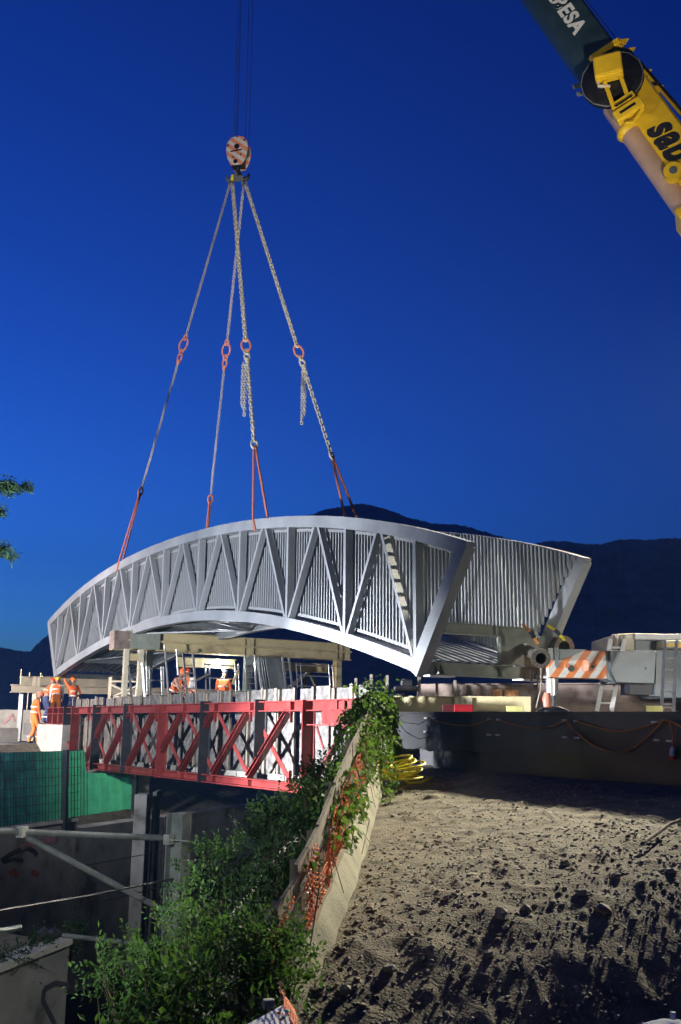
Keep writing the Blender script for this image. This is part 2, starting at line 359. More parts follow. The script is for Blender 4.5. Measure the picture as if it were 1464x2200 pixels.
# ground sheet to the horizon (bottom of the cutting, valley floor)
M_BALLAST = mat('dark_ballast', (0.02, 0.019, 0.02), 0.95, 0, 0.3, 0.8, 0.4, 8)
b = MB(); b.add([(-2300, -500, -7.3), (2300, -500, -7.3), (2300, 2100, -7.3), (-2300, 2100, -7.3)], [(0, 1, 2, 3)]); structure(b.build('ground', M_BALLAST))

# hills
def hill(name, pts, Yr, depth, seed, jag):
    pxs = np.arange(pts[0][0], pts[-1][0] + 1, 2.5); pys = np.interp(pxs, [p[0] for p in pts], [p[1] for p in pts])
    pys = pys - jag * np.abs(fbm(pxs * 0.16 + seed, pxs * 0 + seed, 4)) * 2
    Vv, rows = [], 14
    for j in range(rows):
        t = j / (rows - 1)
        for px, py in zip(pxs, pys):
            top = P(px, py, Yr)
            if t <= 0.7: k = t / 0.7; Yc = Yr - depth * (1 - k); hz = -7.3 + (top.z + 7.3) * (k ** 1.15)
            else: k = (t - 0.7) / 0.3; Yc = Yr + depth * 0.8 * k; hz = -7.3 + (top.z + 7.3) * (1 - k ** 1.5)
            r_ = 0 if j == int(0.7 * (rows - 1)) else float(fbm(np.array(px * 0.02 + seed), np.array(t * 5.0), 3))
            Vv.append((top.x / Yr * Yc if t <= 0.7 else top.x, Yc, hz * (1 + (0.12 * r_ if t < .65 else 0))))
    n = len(pxs); F = [(j * n + i, j * n + i + 1, (j + 1) * n + i + 1, (j + 1) * n + i) for j in range(rows - 1) for i in range(n - 1)]
    o = np_mesh(name, Vv, F, M_HILL, smooth=True); structure(o); return o
hill('hill', [(120, 1420), (300, 1330), (480, 1210), (620, 1125), (665, 1105), (700, 1092), (745, 1084), (770, 1080), (800, 1083), (840, 1095), (880, 1110), (930, 1122), (980, 1125), (1010, 1131), (1060, 1146), (1140, 1170), (1300, 1230), (1500, 1300), (1900, 1420)], 1150, 450, 3, 3)
hill('hill', [(900, 1330), (1060, 1200), (1120, 1172), (1150, 1166), (1185, 1160), (1230, 1164), (1290, 1169), (1330, 1157), (1400, 1158), (1464, 1154), (1600, 1140), (1900, 1190), (2300, 1330)], 900, 380, 9, 4)
hill('hill', [(-900, 1330), (-400, 1360), (-100, 1392), (0, 1391), (40, 1398), (66, 1400), (76, 1389), (101, 1366), (140, 1330), (220, 1300), (400, 1330), (700, 1450)], 1400, 480, 5, 3)
for i, (px, py) in enumerate([(88, 1447), (128, 1446), (64, 1446), (46, 1439), (91, 1453)]):
    pp = P(px, py, 800); bb = MB(); bb.ball(pp, .35, .35, .35, 8, 6); bb.beam((pp.x, pp.y, -7.3), pp, .2, .2)
    tag(bb.build('street_lamp', mat('distant_lamp', (.9, .8, .6), .5, 0, 0, 5, 0, emis=(1, .75, .4, 6))), 'tiny distant street lamp shining at the foot of the hill', 'lamp', 'distant street lamps')

# ================================================================== FOOTBRIDGE hung from the crane
BO = P(890.5, 1430, 18.0)
def BL(x, y, z): return Vector((BO.x, BO.y, 0)) + A * x - N * y + Z * z          # y > 0 towards the near side
def bl_of(px, py, y=0.0):
    p = RP(px, py, BL(0, y, 0), N); d = p - Vector((BO.x, BO.y, 0)); return d.dot(A), p.z
top_px = [(103.6, 1335), (126, 1307.5), (177, 1259.5), (253, 1209), (313, 1181), (389, 1151), (480, 1125.5), (556, 1112), (632, 1107), (700, 1109.6), (757, 1114), (888, 1133), (1008, 1162)]
bot_px = [(116, 1456.6), (152, 1429), (240, 1381), (323.6, 1350.5), (404, 1335), (480, 1331), (556, 1340), (632, 1355), (740, 1386), (804, 1412), (857, 1433), (901, 1446)]
tp = np.array([bl_of(*p) for p in top_px]); bp_ = np.array([bl_of(*p) for p in bot_px])
tfit = np.polyfit(tp[:, 0], tp[:, 1], 4); bfit = np.polyfit(bp_[:, 0], bp_[:, 1], 4)
ztop = lambda x: float(np.polyval(tfit, x)); zbot = lambda x: float(np.polyval(bfit, x))
XT0, XT1 = bl_of(1004, 1161)[0], bl_of(103, 1335)[0]; XB0, XB1 = bl_of(897, 1446)[0], bl_of(117, 1456)[0]
POSTS = [bl_of(x, 1400)[0] for x in (890.5, 735.6, 613, 508, 421, 346, 278, 221, 167, 119)]
sp_ = (POSTS[-1] - POSTS[0]) / 9; POSTS = [POSTS[0] + sp_ * i for i in range(10)]
BW = 3.12; CH = 0.25; CWD = 0.20
print('BRIDGE', 'len', XT1 - XT0, 'posts', sp_, 'h0', ztop(0) - zbot(0), 'h mid', ztop(10) - zbot(10), 'XT', XT0, XT1, XB0, XB1, 'far corner', proj(BL(XT0, -BW, ztop(XT0))))
br = thing('footbridge', 'grey arched steel footbridge with slanted ends hanging from the crane', 'footbridge', BL(0, -BW / 2, zbot(10)))
def chord(name, y, x0, x1, zf, sgn):
    b = MB(); secs = []
    for i in range(49):
        x = x0 + (x1 - x0) * i / 48; dz = (zf(x + .01) - zf(x - .01)) / .02; t = Vector((1, dz)).normalized(); nv = (-t.y, t.x)
        o0, o1 = (-CH, 0) if sgn > 0 else (0, CH)
        pts = []
        for (yy, q) in ((-CWD / 2, o0), (CWD / 2, o0), (CWD / 2, o1), (-CWD / 2, o1)):
            pts.append(BL(x + nv[0] * q, y + yy, zf(x) + nv[1] * q))
        secs.append(pts)
    b.sweep(secs); return b.build(name, M_GREY, br, smooth=True)
NB = 0
for side, yc in ((0, -CWD / 2), (1, -BW + CWD / 2)):
    chord('top_chord', yc, XT0, XT1, ztop, 1); chord('bottom_chord', yc, XB0, XB1, zbot, -1)
    for xa, xb in ((XB0, XT0), (XB1, XT1)):
        sg = 1 if xa > 5 else -1
        b = MB(); b.beam(BL(xa - sg * 0.13, yc, zbot(xa) + 0.02), BL(xb - sg * 0.13, yc, ztop(xb) - 0.02), CWD * 1.12, 0.27, A); b.build('end_post', M_GREY, br)
    for i, x in enumerate(POSTS):
        unit_bar('post', M_GREY, br, BL(x, yc, zbot(x) + CH * .9), BL(x, yc, ztop(x) - CH * .9), 0.18, 0.085, A)
        if i < 9:
            xa = x + sp_ / 2
            for xx, sgn in ((x, 1), (x + sp_, -1)):
                unit_bar('diagonal', M_GREY, br, BL(xx + sgn * .07, yc, zbot(xx) + CH * .85), BL(xa - sgn * .07, yc, ztop(xa) - CH * .85), 0.15, 0.07, A)
    # balusters on the inner side, in front of a bottom and a top rail
    yb = yc - (0.17 if side == 0 else -0.17)
    for zf, dz in (((zbot, CH + 0.10), (ztop, -CH - 0.05)) if side == 0 else ((zbot, CH + 0.10),)):
        pts = [(POSTS[0] - .3 if zf is zbot else XT0 + .35) + ((POSTS[-1] + .1) - (POSTS[0] - .3)) * i / 40 for i in range(41)]
        for i in range(0, 40, 4):
            b = MB(); seq = pts[i:i + 5]
            b.sweep([[BL(x, yb + s * .03, zf(x) + dz + q * .03) for s, q in ((-1, -1), (1, -1), (1, 1), (-1, 1))] for x in seq]); b.build('baluster_rail', M_GREY, br)
    # the bars
    x = XT0 + 0.22; rest = MB(); k = 0
    while x < XT1 - 0.1:
        zb = zbot(max(x, XB0)) + CH + 0.06; zt = ztop(x) - .02
        if x < XB0 + 0.25:                                        # under the slanted near end
            f = (x - XT0) / (XB0 + 0.25 - XT0); zb = ztop(XT0) + (zbot(XB0) - ztop(XT0)) * f + 0.25
        if x > XB1 - 0.15:
            f = (x - (XB1 - .15)) / (XT1 - XB1 + .15); zb = zbot(XB1) + CH + (ztop(XT1) - zbot(XB1) - CH) * max(0, f)
        if zt - zb > 0.1:
            p0, p1 = BL(x, yb, zb), BL(x, yb, zt)
            if NB < 296: unit_bar('baluster', M_GREY, br, p0, p1, 0.068, 0.030, A); NB += 1
            else: rest.beam(p0, p1, 0.068, 0.030, A)
        x += 0.108; k += 1
    if rest.v: tag(rest.build('balusters_far', M_GREY, br), kind='stuff')
# trapezoidal deck sheet, cross beams, end beam
prof = []
pit = 0.24; n = int((BW - 2 * CWD) / pit)
for i in range(n):
    s0 = -CWD - 0.03 - i * pit
    prof += [(s0, .06), (s0 - pit * .40, .06), (s0 - pit * .5, 0), (s0 - pit * .9, 0)]
prof.append((prof[-1][0] - pit * .1, .06))
b = MB(); NS = 60; base = len(prof)
for j in range(NS):
    x = XB0 + 0.02 + (XB1 - XB0 - .04) * j / (NS - 1)
    for (yy, h) in prof: b.v.append(BL(x, yy, zbot(x) + 0.20 + h))
for j in range(NS - 1):
    for i in range(base - 1): b.f.append((j * base + i, j * base + i + 1, (j + 1) * base + i + 1, (j + 1) * base + i))
b.build('deck_sheet', M_DECK, br)
for x in [XB0 + 0.12] + POSTS[1:]:
    b = MB(); b.ibeam(BL(x, -CWD, zbot(x) + 0.09), BL(x, -BW + CWD, zbot(x) + 0.09), 0.14, 0.17, .015, .012); b.build('cross_beam', M_GREENY if x < 0.5 else M_GREYD, br)
for i in range(9):
    x0, x1 = POSTS[i], POSTS[i + 1]
    if i % 2: x0, x1 = x1, x0
    b = MB(); b.beam(BL(x0, -CWD, zbot(x0) + .05), BL(x1, -BW + CWD, zbot(x1) + .05), .09, .04); b.build('wind_brace', M_GREYD, br)
# end beam with stiffeners and bearing plates
xe = XB0 - 0.04
b = MB(); b.ibeam(BL(xe, -CWD, zbot(XB0) + 0.10), BL(xe, -BW + CWD, zbot(XB0) + 0.10), 0.12, 0.24, .018, .014); eb = b.build('end_beam', M_GREENY, br)
for yy in (-.35, -.48, -1.9, -2.9): 
    b = MB(); b.prism([(0, 0), (.16, 0), (.03, .19)], BL(xe, yy, zbot(XB0) + .005), -A, Z, N * .015); b.build('stiffener', M_GREENY, eb)
for yy in (-.30, -2.6):
    b = MB(); b.box(BL(xe - .02, yy - .12, zbot(XB0) - .035), .3, .6, .03, A, N); b.build('bearing_plate', M_WHITE, eb)
# upper transverse beam near the end
xu = bl_of(965, 1340, -CWD)[0] + 0.55; zu = zbot(XB0) + 0.86
b = MB(); b.ibeam(BL(xu, -CWD - .12, zu), BL(xu, -BW + CWD + .12, zu), 0.20, 0.21, .02, .014); ub = b.build('upper_cross_beam', M_GREENY, br)
for yy in (-.5, -1.75, -2.75):
    b = MB(); b.beam(BL(xu - .05, yy, zu - .085), BL(xu - .05, yy, zu + .085), .02, .085, A); b.build('stiffener', M_GREENY, ub)
b = MB(); b.box(BL(xu - .03, -BW + .78, zbot(XB0) + .50), .1, .95, .54, A, N); b.build('gusset_box', M_GREENY, br)

# ================================================================== HOOK, CHAINS, SLINGS
att = {}
for k, (px, py, y) in {'a': (259, 1206, -CWD / 2), 'b': (440, 1122, -BW + CWD / 2), 'c': (560, 1112, -CWD / 2), 'd': (765, 1113, -BW + CWD / 2)}.items():
    x, z = bl_of(px, py, y); att[k] = (BL(x, y, ztop(x)), x, y); print('ATT', k, x, z, ztop(x), proj(BL(x, y, ztop(x))))
ctr = sum((v[0] for v in att.values()), Vector()) / 4
YH = ctr.y
HB = P(513, 331, YH); print('HOOK', HB, 'centre', ctr)
pxm = FPX / HB.dot(Fv)                                       # pixels per metre at the block
hx = -A * 0.25 + Vector((1, 0, 0)) * 0.97; hx.normalize(); hy = Vector((-hx.y, hx.x, 0))  # block's face turned to the camera
bt = thing('hook_block', 'crane hook block with orange and white striped cheek plates above the bridge', 'hook block', P(513, 365, YH))
oval = [(-.18, -.48), (.18, -.48), (.30, -.25), (.36, .05), (.33, .30), (.20, .47), (0, .53), (-.20, .47), (-.33, .30), (-.36, .05), (-.30, -.25)]
M_STRB = stripes('striped_hook_block', (0.72, 0.70, 0.66), (0.85, 0.30, 0.18), 0.115, (hx.x * .62, hx.y * .62, .78))
for s, mm in ((-.20, M_STRB), (.17, M_STRB)):
    b = MB(); b.prism(oval, HB + hy * s, hx, Z, hy * .035); b.build('cheek_plate', mm, bt, bevel=.008)
for s in (-.11, -.035, .04, .115):
    b = MB(); b.tube([HB + hy * (s - .022) + Z * .12, HB + hy * (s + .022) + Z * .12], .33, 24); b.build('sheave', M_CRGREY, bt, True)
b = MB(); b.box(HB - Z * .3, .40, .30, .3, hx, hy); b.build('block_body', M_BLACKST, bt)
for dx, dz, r in ((0.0, .14, .085), (-.03, -.38, .07), (-.1, -.22, .022), (.13, -.16, .022), (-.29, .2, .03), (.24, .33, .03), (0, .47, .025)):
    b = MB(); b.tube([HB - hy * .20 + hx * dx + Z * dz, HB - hy * .225 + hx * dx + Z * dz], r, 14); b.build('pin', M_BLK, bt, True)
b = MB(); b.beam(HB - hy * .206 - hx * .2 - Z * .02, HB - hy * .206 + hx * .17 + Z * .02, .02, .035, Z); b.build('slot', M_BLK, bt)
# double hook
hp = HB - Z * .48
b = MB(); b.tube([hp, hp - Z * .2], .075, 12); b.build('shank', M_BLACKST, bt, True)
for s in (-1, 1):
    pts = [hp - Z * .18 + hx * s * .02, hp - Z * .34 + hx * s * .09, hp - Z * .44 + hx * s * .22, hp - Z * .38 + hx * s * .33, hp - Z * .24 + hx * s * .37]
    b = MB(); b.tube(pts, [.075, .085, .08, .06, .03], 10); b.build('hook', M_GREYD if s < 0 else M_BLACKST, bt, True)
b = MB(); b.box(hp - Z * .41 - hy * .05, .42, .14, .13, hx, hy); b.build('traverse', M_GREYD, bt)
b = MB(); b.box(hp - Z * .40 - hx * .14 - hy * .13, .07, .02, .19, hx, hy); b.build('yellow_tag', M_HOSE, bt)
# hoist ropes up to the boom head
TIP = P(522, -905, YH)
for i, (dx, dy) in enumerate(((-.13, -.11), (-.05, -.03), (.22, -.03), (.30, .11), (-.13, .11))):
    p = HB + hx * dx + hy * dy + Z * .2; q = Vector((p.x + (TIP.x - HB.x) * .25, p.y, TIP.z - .6)); b = MB(); b.tube([p, q], .008, 6)
    tag(b.build('hoist_rope', M_ROPE), 'dark steel hoist rope running up from the hook block', 'rope', 'hoist ropes')
def frac(p, q, py):
    lo, hi = 0.0, 1.0
    for _ in range(40):
        t = (lo + hi) / 2
        if proj(p.lerp(q, t))[1] < py: lo = t
        else: hi = t
    return lo
def chain_links(b, p, q, link=0.105, r=0.0135, wd=0.036):
    p, q = Vector(p), Vector(q); d = (q - p); L = d.length; n = max(2, int(L / (link * .72))); d.normalize(); _, s, u = frame(d)
    for i in range(n):
        c = p + d * L * (i + .5) / n; e = s if i % 2 == 0 else u; hl = link / 2 - wd * .6
        pts = [c + d * (hl * (1 if math.cos(a) > 0 else -1) + wd * .62 * math.cos(a)) + e * wd * math.sin(a) for a in (0.3, 1.2, 1.94, 2.84, 3.44, 4.34, 5.08, 5.98)]
        b.tube(pts, r, 5, closed=True)
def ring(b, c, d, e, ln, wd, r):
    pts = [c + d * (ln * math.cos(a)) + e * (wd * math.sin(a)) for a in [2 * math.pi * i / 14 for i in range(14)]]; b.tube(pts, r, 7, closed=True)
legs = {'a': ('left end, near truss', 740, 1056, None), 'b': ('', 752, 1072, None), 'c': ('', 742, 955, 893), 'd': ('', 755, 978, 911)}
LBL = {'a': ('lifting chain leg with pink fittings slanting furthest left to the bridge', 'salmon textile sling looped round the top chord near the left bridge end'),
       'b': ('thin lifting chain leg reaching the far truss behind the arch', 'short salmon sling on the far truss behind the arch'),
       'c': ('steep lifting chain leg with a doubled loose tail hanging beside it', 'long salmon sling wrapped round the near top chord at mid arch'),
       'd': ('lifting chain leg slanting right with a loose tail hanging clear', 'salmon sling on the far truss in front of the dark hill')}
top_off = {'a': -.20, 'b': .19, 'c': -.15, 'd': .23}
for k, (t0, py_r, py_s, py_t) in legs.items():
    Pt = hp - Z * .52 + hx * top_off[k] + hy * (-.08 if k in 'ac' else .06); Aq = att[k][0] + Z * .05
    tr, ts = frac(Pt, Aq, py_r), frac(Pt, Aq, py_s); rr = Pt.lerp(Aq, tr); ss = Pt.lerp(Aq, ts); d = (Aq - Pt).normalized(); _, s, u = frame(d)
    ch = thing('lifting_chain', LBL[k][0], 'chain', ss)
    near = k in 'cd'; thick = 1.5 if near else 1.0
    e = hx
    b = MB(); ring(b, Pt - d * .02, d, e, .11, .065, .022); b.build('top_ring', M_GREYD, ch, True)
    b = MB(); chain_links(b, Pt + d * .1, rr - d * .30, .105 * thick, .0125 * thick, .034 * thick); b.build('upper_chain', M_CHAIN, ch)
    mm = M_CHAIN if near else M_HOOKPINK
    b = MB(); ring(b, rr - d * .24, d, s, .10, .06, .025); b.build('shackle', mm, ch, True)
    b = MB(); ring(b, rr, d, e, .22, .13, .03); b.build('master_ring', mm if not near else M_HOOKPINK, ch, True)
    b = MB(); ring(b, rr + d * .24, d, s, .09, .06, .028); ring(b, rr + d * .42, d, e, .13, .07, .028); b.build('coupling', mm, ch, True)
    b = MB(); b.tube([rr + d * .5, rr + d * .58, rr + d * .66], [.06, .075, .04], 10); b.build('shortening_claw', mm, ch, True)
    b = MB(); chain_links(b, rr + d * .6, ss - d * .1, .105 * thick, .012 * thick, .032 * thick); b.build('lower_chain', M_CHAIN, ch)
    if py_t:
        q0 = rr + d * .62 - hx * .04; tl = frac(q0, q0 - Z * 12, py_t) * 12
        for dx in ((0.0, -.075) if k == 'c' else (0.0, .07)):
            b = MB(); chain_links(b, q0 + hx * dx, q0 + hx * dx - Z * (tl - (.25 if dx else 0)), .10, .014, .036); b.build('loose_tail', M_CHAIN, ch)
    b = MB(); ring(b, ss, d, s, .14, .08, .03); b.build('sling_hook', mm, ch, True)
    sl = thing('lifting_sling', LBL[k][1], 'sling', att[k][0], 'slings round the top chords')
    x, yc = att[k][1], att[k][2]; spread = .16
    for j, sx in enumerate((-1, 1)):
        yo = CWD / 2 + .015; side = sx if near else -sx
        p_top = BL(x + sx * spread, yc + side * yo, ztop(x) + .01); p_bot = BL(x + sx * .03, yc + side * yo, ztop(x) - CH - .03)
        b = MB(); pts = [ss + d * .05 + s * sx * .02, p_top, p_bot]
        for (p0, p1) in zip(pts[:-1], pts[1:]): b.beam(p0, p1, .07, .03, N)
        b.build('strand', M_SLING, sl)

# ================================================================== RED TRUSS BRIDGE with board lining
RO = P(670, 1702, 19.4)
_h = lambda y: Vector((RO.x, RO.y, 0)) - N * y
def rl_of(px, py, y=0.0):
    p = RP(px, py, _h(y), N); return (p - Vector((RO.x, RO.y, 0))).dot(A), p.z
def RL(x, y, z): return Vector((RO.x, RO.y, 0)) + A * x - N * y + Z * z
ZT = rl_of(670, 1504)[1]; ZB = rl_of(670, 1704)[1]; zl = rl_of(200, 1651); zlt = rl_of(200, 1518)
sl_b = (zl[1] - ZB) / zl[0]; sl_t = (zlt[1] - ZT) / zlt[0]
zrb = lambda x: ZB + sl_b * x; zrt = lambda x: ZT + sl_t * x
xn0 = rl_of(626, 1690)[0]; xn6 = rl_of(230, 1655)[0]; bay = (xn6 - xn0) / 6
print('RED', ZT, ZB, 'slopes', sl_b, sl_t, 'bay', bay, 'x', xn0, xn6)
XL = rl_of(172, 1640)[0]; XL2 = rl_of(106, 1530)[0]; XR = -0.02; XR2 = rl_of(775, 1520)[0]
rt = thing('truss_bridge', 'old red steel truss bridge with crossed diagonals, lined with boards behind', 'truss bridge', RL(XL / 2, 0, ZB))
# chords as channels: web plus flanges, in segments between nodes
b = MB(); h = .20
b.beam(RL(XR2, 0, zrt(XR2) - h / 2), RL(XL2, 0, zrt(XL2) - h / 2), .02, h); b.beam(RL(XR2, .05, zrt(XR2) - .012), RL(XL2, .05, zrt(XL2) - .012), .20, .024); b.beam(RL(XR2, .05, zrt(XR2) - h), RL(XL2, .05, zrt(XL2) - h), .20, .024)
b.build('top_chord', M_RED, rt)
b = MB(); h = .17; zb_ = lambda x: zrb(x) + h
b.beam(RL(-.25, 0, zrb(-.25) + h / 2), RL(XL, 0, zrb(XL) + h / 2), .02, h); b.beam(RL(-.25, .05, zb_(-.25) - .012), RL(XL, .05, zb_(XL) - .012), .20, .024); b.beam(RL(-.25, .05, zrb(-.25)), RL(XL, .05, zrb(XL)), .20, .024)
b.build('bottom_chord', M_RED, rt)
nodes = [xn0 + bay * i for i in range(-1, 8)]
for i, x in enumerate(nodes):
    if x < -1.2 or x > XL + .6: continue
    for z0, zz in ((zrt(x) - .20, 'top_gusset'), (zrb(x), 'bottom_gusset')):
        b = MB(); b.beam(RL(x, .055, z0 + .02), RL(x, .055, z0 + .18), .10, .16, A); b.build('gusset', M_RED, rt)
    for zz in (zrt(x) - .34, zrb(x) + .26):
        b = MB(); b.beam(RL(x, .03, zz - .09), RL(x, .03, zz + .13), .06, .025, A); b.build('lug', M_RED, rt)
for i in range(len(nodes) - 1):
    x0, x1 = nodes[i], nodes[i + 1]
    if x0 < -0.9: continue
    if x1 > XL + .5: continue
    # the one rising away lies behind as a channel, the other in front as a flat angle
    b = MB(); p, q = RL(x1 - .05, .0, zrt(x1) - .22), RL(x0 + .05, .0, zrb(x0) + .19)
    b.beam(p, q, .11, .018, N); b.build('diagonal', M_RED, rt)
    b = MB(); p, q = RL(x1 - .05, .06, zrb(x1) + .19), RL(x0 + .05, .06, zrt(x0) - .22); d_, s_, u_ = frame(q - p, N)
    b.beam(p + N * .05, q + N * .05, .10, .012, N); b.beam(p + s_ * .045 - N * .02, q + s_ * .045 - N * .02, .014, .15, N); b.beam(p - s_ * .045 - N * .02, q - s_ * .045 - N * .02, .014, .15, N); b.build('diagonal', M_RED, rt)
for (px, blk, y1, y0) in ((670, 0, 1504, 1702), (566.6, 1, 1502, 1632), (447, 1, 1506, 1674), (355, 0, 1512, 1674), (279, 1, 1512, 1660), (212, 1, 1515, 1648), (165, 0, 1520, 1617), (148, 1, 1510, 1617)):
    x, _ = rl_of(px, 1600); zt_ = zrt(x) + (.04 if blk else .0); zb2 = zrb(x) - (.02 if px != 566.6 else -.62)
    b = MB(); b.beam(RL(x, .10, zb2), RL(x, .10, zt_), .26, .026, A); b.beam(RL(x - .03, -.02, zb2), RL(x - .03, -.02, zt_), .02, .07, A)
    b.build('post', M_BLACKST if blk else M_RED, rt)
for (pxa, pxb, py) in ((300, 331, 0), (632, 668, 0), (345, 372, 0)):
    pass
# end portals
x2 = XR2 + .12
b = MB(); b.beam(RL(XR, .04, zrb(0) + .1), RL(x2 + .25, .04, zrt(x2) - .46), .12, .03, N); b.beam(RL(XR - .1, .10, zrb(0) + .1), RL(x2 + .15, .10, zrt(x2) - .46), .03, .12, N); b.build('end_diagonal', M_RED, rt)
b = MB(); b.box(RL((XR + x2) / 2 - .05, .06, zrt(0) - .24), (XR - x2) * .52, .02, .42, A, N); b.build('end_plate', M_RED, rt)
b = MB(); b.beam(RL(XR, .05, zrt(0) - .47), RL(x2 - .02, .05, zrt(0) - .47), .2, .025); b.build('end_flange', M_RED, rt)
b = MB(); b.beam(RL(XR - .15, .02, zrt(0) - .50), RL(XR - .42, .02, zrt(0) - .92), .05, .02, N); b.build('end_brace', M_RED, rt)
b = MB(); b.beam(RL(x2, .02, zrt(0) - .5), RL(x2, .02, zrt(0)), .2, .03, A); b.build('end_stiffener', M_RED, rt)
for px in (112, 124, 136):
    x, _ = rl_of(px, 1535); b = MB(); b.beam(RL(x, .05, zrt(x) - .5), RL(x, .05, zrt(x)), .2, .03, A); b.build('end_stiffener', M_RED, rt)
x3 = rl_of(128, 1540)[0]
b = MB(); b.box(RL(x3, .0, zrt(x3) - .26), abs(XL2 - rl_of(150, 1540)[0]), .02, .48, A, N); b.build('end_plate', M_RED, rt)
b = MB(); b.beam(RL(XL2, .05, zrt(XL2) - .52), RL(rl_of(150, 1550)[0], .05, zrt(XL2) - .52), .22, .03); b.build('end_flange', M_RED, rt)
b = MB(); b.beam(RL(rl_of(126, 1556)[0], .05, zrt(XL2) - .52), RL(XL + .0, .05, zrb(XL) + .15), .10, .05, N); b.build('end_diagonal', M_RED, rt)
# lining: boards and studs stand behind the truss on timber sills
XEND = rl_of(142, 1500)[0]
x = XR2 + .25; k = 0; yb = -.42
lin_h = [.27, .24, .29, .25, .26, .28]
while x < XEND:
    wd = .46 + .06 * ((k * 37) % 5 - 2) / 2
    z0, z1 = zrb(x) + .22, zrt(x) + lin_h[k % 6]
    b = MB(); b.beam(RL(x + wd / 2, yb, z0), RL(x + wd / 2, yb, z1), wd, .022, N); b.build('board', M_OSB, rt)
    for j, off in enumerate((wd + .07, wd + .20)):
        if (k + j) % 4 == 3: continue
        b = MB(); b.beam(RL(x + off, yb + .03, z0 + .02), RL(x + off, yb + .03, z1 + (.03 if j else -.01)), .07 + .03 * ((k + j) % 2), .05, N); b.build('stud', M_WOOD, rt)
    b = MB(); b.beam(RL(x - .04, yb + .16, z0 - .02), RL(x + .62, yb + .16, z0 - .02), .14, .13); 
    if k % 3 != 2: b.build('sill_timber', M_TIMBERW, rt)
    x += .70; k += 1
# deck slab behind the lining, with edge
zd = -0.25
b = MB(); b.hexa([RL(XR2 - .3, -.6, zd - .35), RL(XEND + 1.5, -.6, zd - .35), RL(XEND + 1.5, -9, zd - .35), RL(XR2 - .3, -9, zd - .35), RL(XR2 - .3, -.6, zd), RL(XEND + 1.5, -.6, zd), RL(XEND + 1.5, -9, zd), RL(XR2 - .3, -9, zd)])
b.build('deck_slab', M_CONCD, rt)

# ================================================================== YELLOW SUPPORT PORTAL behind the deck
GO = P(275, 1396, 29.6)
def GL(x, y, z): return Vector((GO.x, GO.y, 0)) + N * x - A * y + Z * z          # x along the girder to the right, y > 0 towards the camera side
def gl_of(px, py, y=0.0):
    p = RP(px, py, GL(0, y, 0), A); return (p - Vector((GO.x, GO.y, 0))).dot(N), p.z
GX1 = gl_of(752, 1405)[0]; gz0 = gl_of(275, 1396)[1]; gz1 = gl_of(275, 1355)[1]; gh = (gz1 - gz0) / 2
print('PORTAL', GX1, gz0, gz1)
sp = thing('support_portal', 'yellow steel portal of doubled girders on columns under the footbridge', 'support portal', GL(GX1 / 2, 0, zd))
for i in range(2):
    for y, mt in ((0, M_YEL), (-.34, M_YEL)):
        b = MB(); z = gz0 + gh * (i + .5); b.ibeam(GL(0 if not y else -.4, y, z), GL(GX1, y, z), .28, gh - .004, .025, .02); b.build('girder', mt, sp)
    for px in (308, 319, 521, 532, 540, 720, 731):
        x, _ = gl_of(px, 1390); b = MB(); b.beam(GL(x, .07, gz0 + gh * i + .03), GL(x, .07, gz0 + gh * (i + 1) - .03), .015, .13, N); b.build('stiffener', M_YEL, sp)
x = gl_of(275, 1380)[0]
b = MB(); b.box(GL(.48, .155, (gz0 + gz1) / 2), .95, .012, gz1 - gz0 - .07, N, A); b.build('green_plate', M_GREENY, sp)
b = MB(); b.box(GL(-.2, -.17, (gz0 + gz1) / 2), .5, .4, gz1 - gz0 - .04, N, A); b.build('girder_end', M_RUST, sp)
for px, mt in ((725, M_YEL), (533, M_GREENY), (318, M_GREENY)):
    x, _ = gl_of(px, 1440); b = MB(); b.ibeam(GL(x, 0, zd), GL(x, 0, gz0 - .01), .22, .22, .02, .015, A); b.build('column', mt, sp)
for (a0, a1, zz) in ((gl_of(395, 1425)[0], gl_of(520, 1425)[0], 0), (gl_of(615, 1425)[0], gl_of(720, 1425)[0], 0)):
    z0 = gl_of(560, 1428)[1]; b = MB(); b.ibeam(GL(a0, -.5, z0), GL(a1, -.5, z0), .2, .30, .02, .015); b.build('lower_girder', M_YEL, sp)
b = MB(); x, z = gl_of(695, 1440); x2_, z2 = gl_of(640, 1478); b.beam(GL(x, -.6, z + .1), GL(x2_, -.6, z2), .08, .16, A); b.build('raker', M_CREAM, sp)
b = MB(); x, z = gl_of(640, 1450); x2_, z2 = gl_of(600, 1480); b.beam(GL(x, -.8, z + .1), GL(x2_, -.8, z2), .08, .14, A); b.build('raker', M_WOOD, sp)
b = MB(); x, z = gl_of(690, 1450); x2_, z2 = gl_of(706, 1480); b.beam(GL(x, -.7, z + .1), GL(x2_, -.7, z2), .08, .12, A); b.build('raker', M_WOOD, sp)
b = MB(); x, z = gl_of(678, 1448); b.beam(GL(x, -.65, z), GL(x, -.65, zd), .12, .12, A); b.build('prop', M_WOOD, sp)
